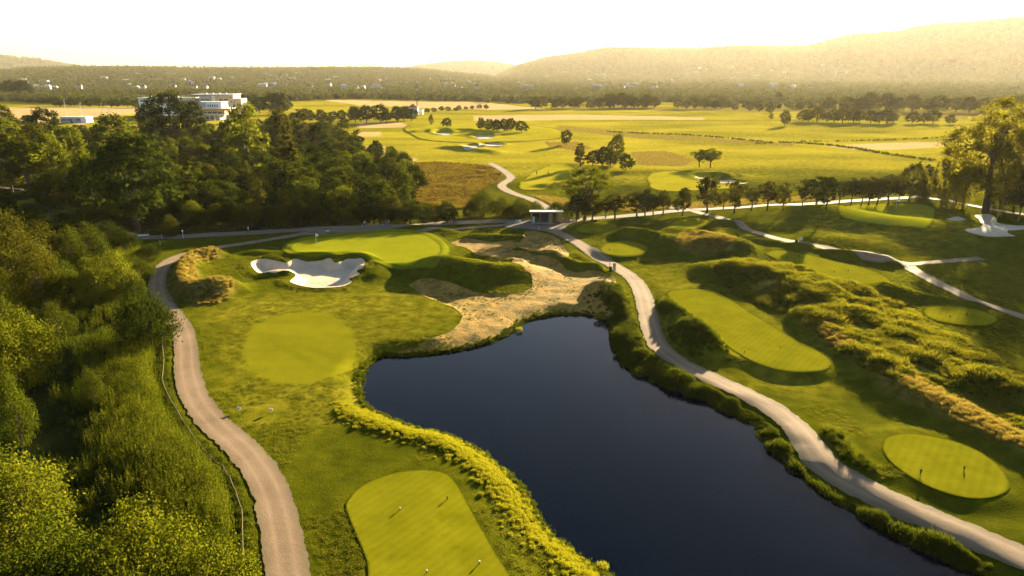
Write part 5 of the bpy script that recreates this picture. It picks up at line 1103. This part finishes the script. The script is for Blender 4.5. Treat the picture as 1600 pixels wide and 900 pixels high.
# ------------------------------------------------------------------ people
def person(px, py, label, shirt, trousers, pose='stand', face=0.0, xyz=None, parent=None, hair=M_HAIR):
    bm = bmesh.new(); sk = bm.verts.layers.skin.verify(); V_ = {}
    def P(n, co, r): v = bm.verts.new(co); v[sk].radius = (r, r * .85) if not isinstance(r, tuple) else r; V_[n] = v; return v
    ride = pose == 'ride'; walk = .16 if pose == 'walk' else .03
    lean = .28 if ride else 0; pz = .93
    P('pelvis', (0, 0, pz), (.14, .11)).__getitem__(sk).use_root = True
    P('waist', (0, -lean * .3, pz + .16), (.13, .10)); P('chest', (0, -lean * .75, pz + .38), (.165, .115)); P('neckb', (0, -lean, pz + .54), .07); P('neck', (0, -lean * 1.15 - .01, pz + .60), .052)
    P('jaw', (0, -lean * 1.2 - .03, pz + .67), (.068, .075)); P('skull', (0, -lean * 1.2 - .005, pz + .76), (.078, .095)); P('crown_', (0, -lean * 1.2, pz + .82), (.05, .06)); P('nose', (0, -lean * 1.2 - .115, pz + .70), .012)
    E = [('pelvis', 'waist'), ('waist', 'chest'), ('chest', 'neckb'), ('neckb', 'neck'), ('neck', 'jaw'), ('jaw', 'skull'), ('skull', 'crown_'), ('jaw', 'nose')]
    for s, q in ((-1, 'l'), (1, 'r')):
        P('hip' + q, (s * .10, 0, pz - .06), .095)
        if ride: kn, an, to = ((s * .11, -.32, pz - .28 - .1 * s), (s * .11, -.18, pz - .62 - .12 * s), (s * .11, -.32, pz - .66 - .12 * s))
        else: kn, an, to = (s * .10, -s * walk * .6 - .02, .49), (s * .10, s * -walk + (.02), .08), (s * .11, s * -walk - .13, .03)
        P('knee' + q, kn, .06); P('ankle' + q, an, .042); P('toe' + q, to, .04)
        sh = Vector((s * .19, -lean * .9, pz + .49)); P('sh' + q, sh, .062)
        if ride: el, wr = Vector((s * .23, -lean - .14, pz + .22)), Vector((s * .22, -lean - .38, pz + .12))
        else: el, wr = Vector((s * .25, .02 + s * walk * .4, pz + .22)), Vector((s * .26, -.05 + s * walk * .9, pz - .02))
        P('el' + q, el, .043); P('wr' + q, wr, .03); d = (wr - el).normalized(); pm = wr + d * .07; P('palm' + q, pm, (.038, .02))
        E += [('pelvis', 'hip' + q), ('hip' + q, 'knee' + q), ('knee' + q, 'ankle' + q), ('ankle' + q, 'toe' + q), ('chest', 'sh' + q), ('sh' + q, 'el' + q), ('el' + q, 'wr' + q), ('wr' + q, 'palm' + q)]
        side = Vector((0, 1, 0)) if not ride else Vector((1, 0, 0))
        for k in range(4): P('f%d%s' % (k, q), pm + d * (.085 - .012 * abs(k - 1)) + side * (.022 * (k - 1.5)) + Vector((-s * .02, 0, 0)), .008); E.append(('palm' + q, 'f%d%s' % (k, q)))
        P('th' + q, wr + d * .06 - side * .05, .010); E.append(('wr' + q, 'th' + q))
    for a, b in E: bm.edges.new((V_[a], V_[b]))
    me = bpy.data.meshes.new('body'); bm.to_mesh(me); bm.free(); tmp = bpy.data.objects.new('body_tmp', me); COL.objects.link(tmp)
    md = tmp.modifiers.new('s', 'SKIN'); md.use_smooth_shade = True; tmp.modifiers.new('u', 'SUBSURF').levels = 1
    dg = bpy.context.evaluated_depsgraph_get(); me2 = bpy.data.meshes.new_from_object(tmp.evaluated_get(dg)); bpy.data.objects.remove(tmp); me2.name = 'body'
    me2.materials.clear()
    for mm in (M_SKIN, shirt, trousers, M_BLACK, hair): me2.materials.append(mm)
    for p_ in me2.polygons:
        c = p_.center; headz = pz + .60
        if c.z > headz: p_.material_index = 4 if (c.z > pz + .775 or (c.y > -lean * 1.2 + .03 and c.z > pz + .66)) else 0
        elif c.z > pz - .02 and not (abs(c.x) > .205 and c.z < pz + .3): p_.material_index = 1
        elif abs(c.x) > .205: p_.material_index = 0
        elif c.z < .09: p_.material_index = 3
        else: p_.material_index = 2
    x, y, z = xyz if xyz else G(px, py)
    o = thing('person', label, 'person', (x, y, z + .06), face); link('body', me2, o); return o
M_NAVY = plain('navy_cloth', (.03, .035, .06), .9); M_GREYC = plain('grey_cloth', (.16, .16, .17), .9); M_DKC = plain('dark_cloth', (.022, .02, .02), .9); M_TAN = plain('tan_cloth', (.38, .30, .20), .9)
person(388.5, 365, 'person in a white top walking on the road at the foot of the wood', M_PWHITE, M_DKC, 'walk', 1.5)
person(708.5, 351, 'left one of two people in dark clothes walking on the sunlit road', M_DKC, M_DKC, 'walk', -1.4); person(712.5, 351, 'right one of two people in dark clothes walking on the sunlit road', M_NAVY, M_DKC, 'walk', -1.4)
person(838.5, 274, 'person in dark clothes standing on the bright far green', M_DKC, M_NAVY, 'stand', .6); person(856.5, 274.5, 'person in dark clothes at the tip of the shade on the far green', M_NAVY, M_DKC, 'walk', 2.2)
def bicycle(x, y, z, rot, label):
    o = thing('bicycle', label, 'bicycle', (x, y, z + .05), rot)
    for yy in (-.52, .52):
        bm = bmesh.new(); pts = [(0, yy + math.cos(a) * .33, .34 + math.sin(a) * .33) for a in np.linspace(0, 2 * math.pi, 21)]; tube(bm, pts, [.022] * 21, 6)
        w_ = link('wheel', bm_mesh('wheel', bm, M_BLACK), o); bm = bmesh.new()
        for k in range(8): a = k * math.pi / 8; tube(bm, [(0, yy - math.cos(a) * .32, .34 - math.sin(a) * .32), (0, yy + math.cos(a) * .32, .34 + math.sin(a) * .32)], [.004, .004], 3)
        link('spokes', bm_mesh('spokes', bm, M_METAL), w_)
    bm = bmesh.new()
    for a, b in (((0, .52, .34), (0, .05, .30)), ((0, .05, .30), (0, .18, .80)), ((0, .18, .80), (0, .52, .34)), ((0, .05, .30), (0, -.36, .78)), ((0, .18, .78), (0, -.36, .84)), ((0, -.33, .95), (0, -.52, .34))): tube(bm, [a, b], [.02, .02], 6)
    link('frame', bm_mesh('frame', bm, M_BLUEP), o); bm = bmesh.new(); tube(bm, [(-.25, -.40, 1.02), (0, -.34, .98), (.25, -.40, 1.02)], [.016] * 3, 6); link('handlebar', bm_mesh('handlebar', bm, M_BLACK), o)
    boxes('saddle', [(-.07, .07, .05, .32, .84, .89)], M_BLACK, o, .02); boxes('pedal', [(-.18, .18, 0, .08, .13, .16)], M_BLACK, o)
for px, py, sh_, a_, l in ((568.5, 355.5, M_PWHITE, 1.5, 'in a white top'), (600.5, 354.5, M_GREYC, 1.5, 'in a grey top'), (605.5, 354.3, M_TAN, 1.5, 'in a tan top')):
    x, y, z = G(px, py); bicycle(x, y, z, a_, 'bicycle ridden by the cyclist %s on the road' % l)
    person(0, 0, 'cyclist %s riding along the foot of the wood' % l, sh_, M_DKC, 'ride', a_, xyz=(x - .12 * math.sin(a_) * -1 * 0, y, z - .0 + .02))

# things that still share a label are told apart by their order in the view
same = {}
for q in bpy.data.objects:
    if q.get('category') and q.get('label'): same.setdefault(q['label'], []).append(q)
ORD = ['first', 'second', 'third', 'fourth', 'fifth', 'sixth', 'seventh', 'eighth', 'ninth', 'tenth', 'eleventh', 'twelfth', 'thirteenth', 'fourteenth', 'fifteenth', 'sixteenth', 'seventeenth', 'eighteenth', 'nineteenth', 'twentieth']
for lb, qs in same.items():
    if 1 < len(qs) <= 20:
        qs.sort(key=lambda q: proj(q.location.x, q.location.y, q.location.z)[0])
        for n_, q in enumerate(qs):
            s_ = '%s from the left, %s' % (ORD[n_], lb)
            if len(s_.split()) > 16: s_ = s_.replace(' of the wood', '').replace('just ', '')
            if len(s_.split()) > 16: s_ = s_.replace('the ', '')
            if len(s_.split()) > 16: s_ = s_.replace('rounded ', '').replace('pointed ', '').replace('from left, ', '').replace('big ', '')
            q['label'] = s_
for q in bpy.data.objects:
    l_ = q.get('label')
    if l_ and len(l_.split()) > 16:
        for a_, b_ in ((' tree of the wood', ' tree'), ('just ', ''), (' the ', ' ')):
            if len(l_.split()) > 16: l_ = l_.replace(a_, b_)
        q['label'] = l_
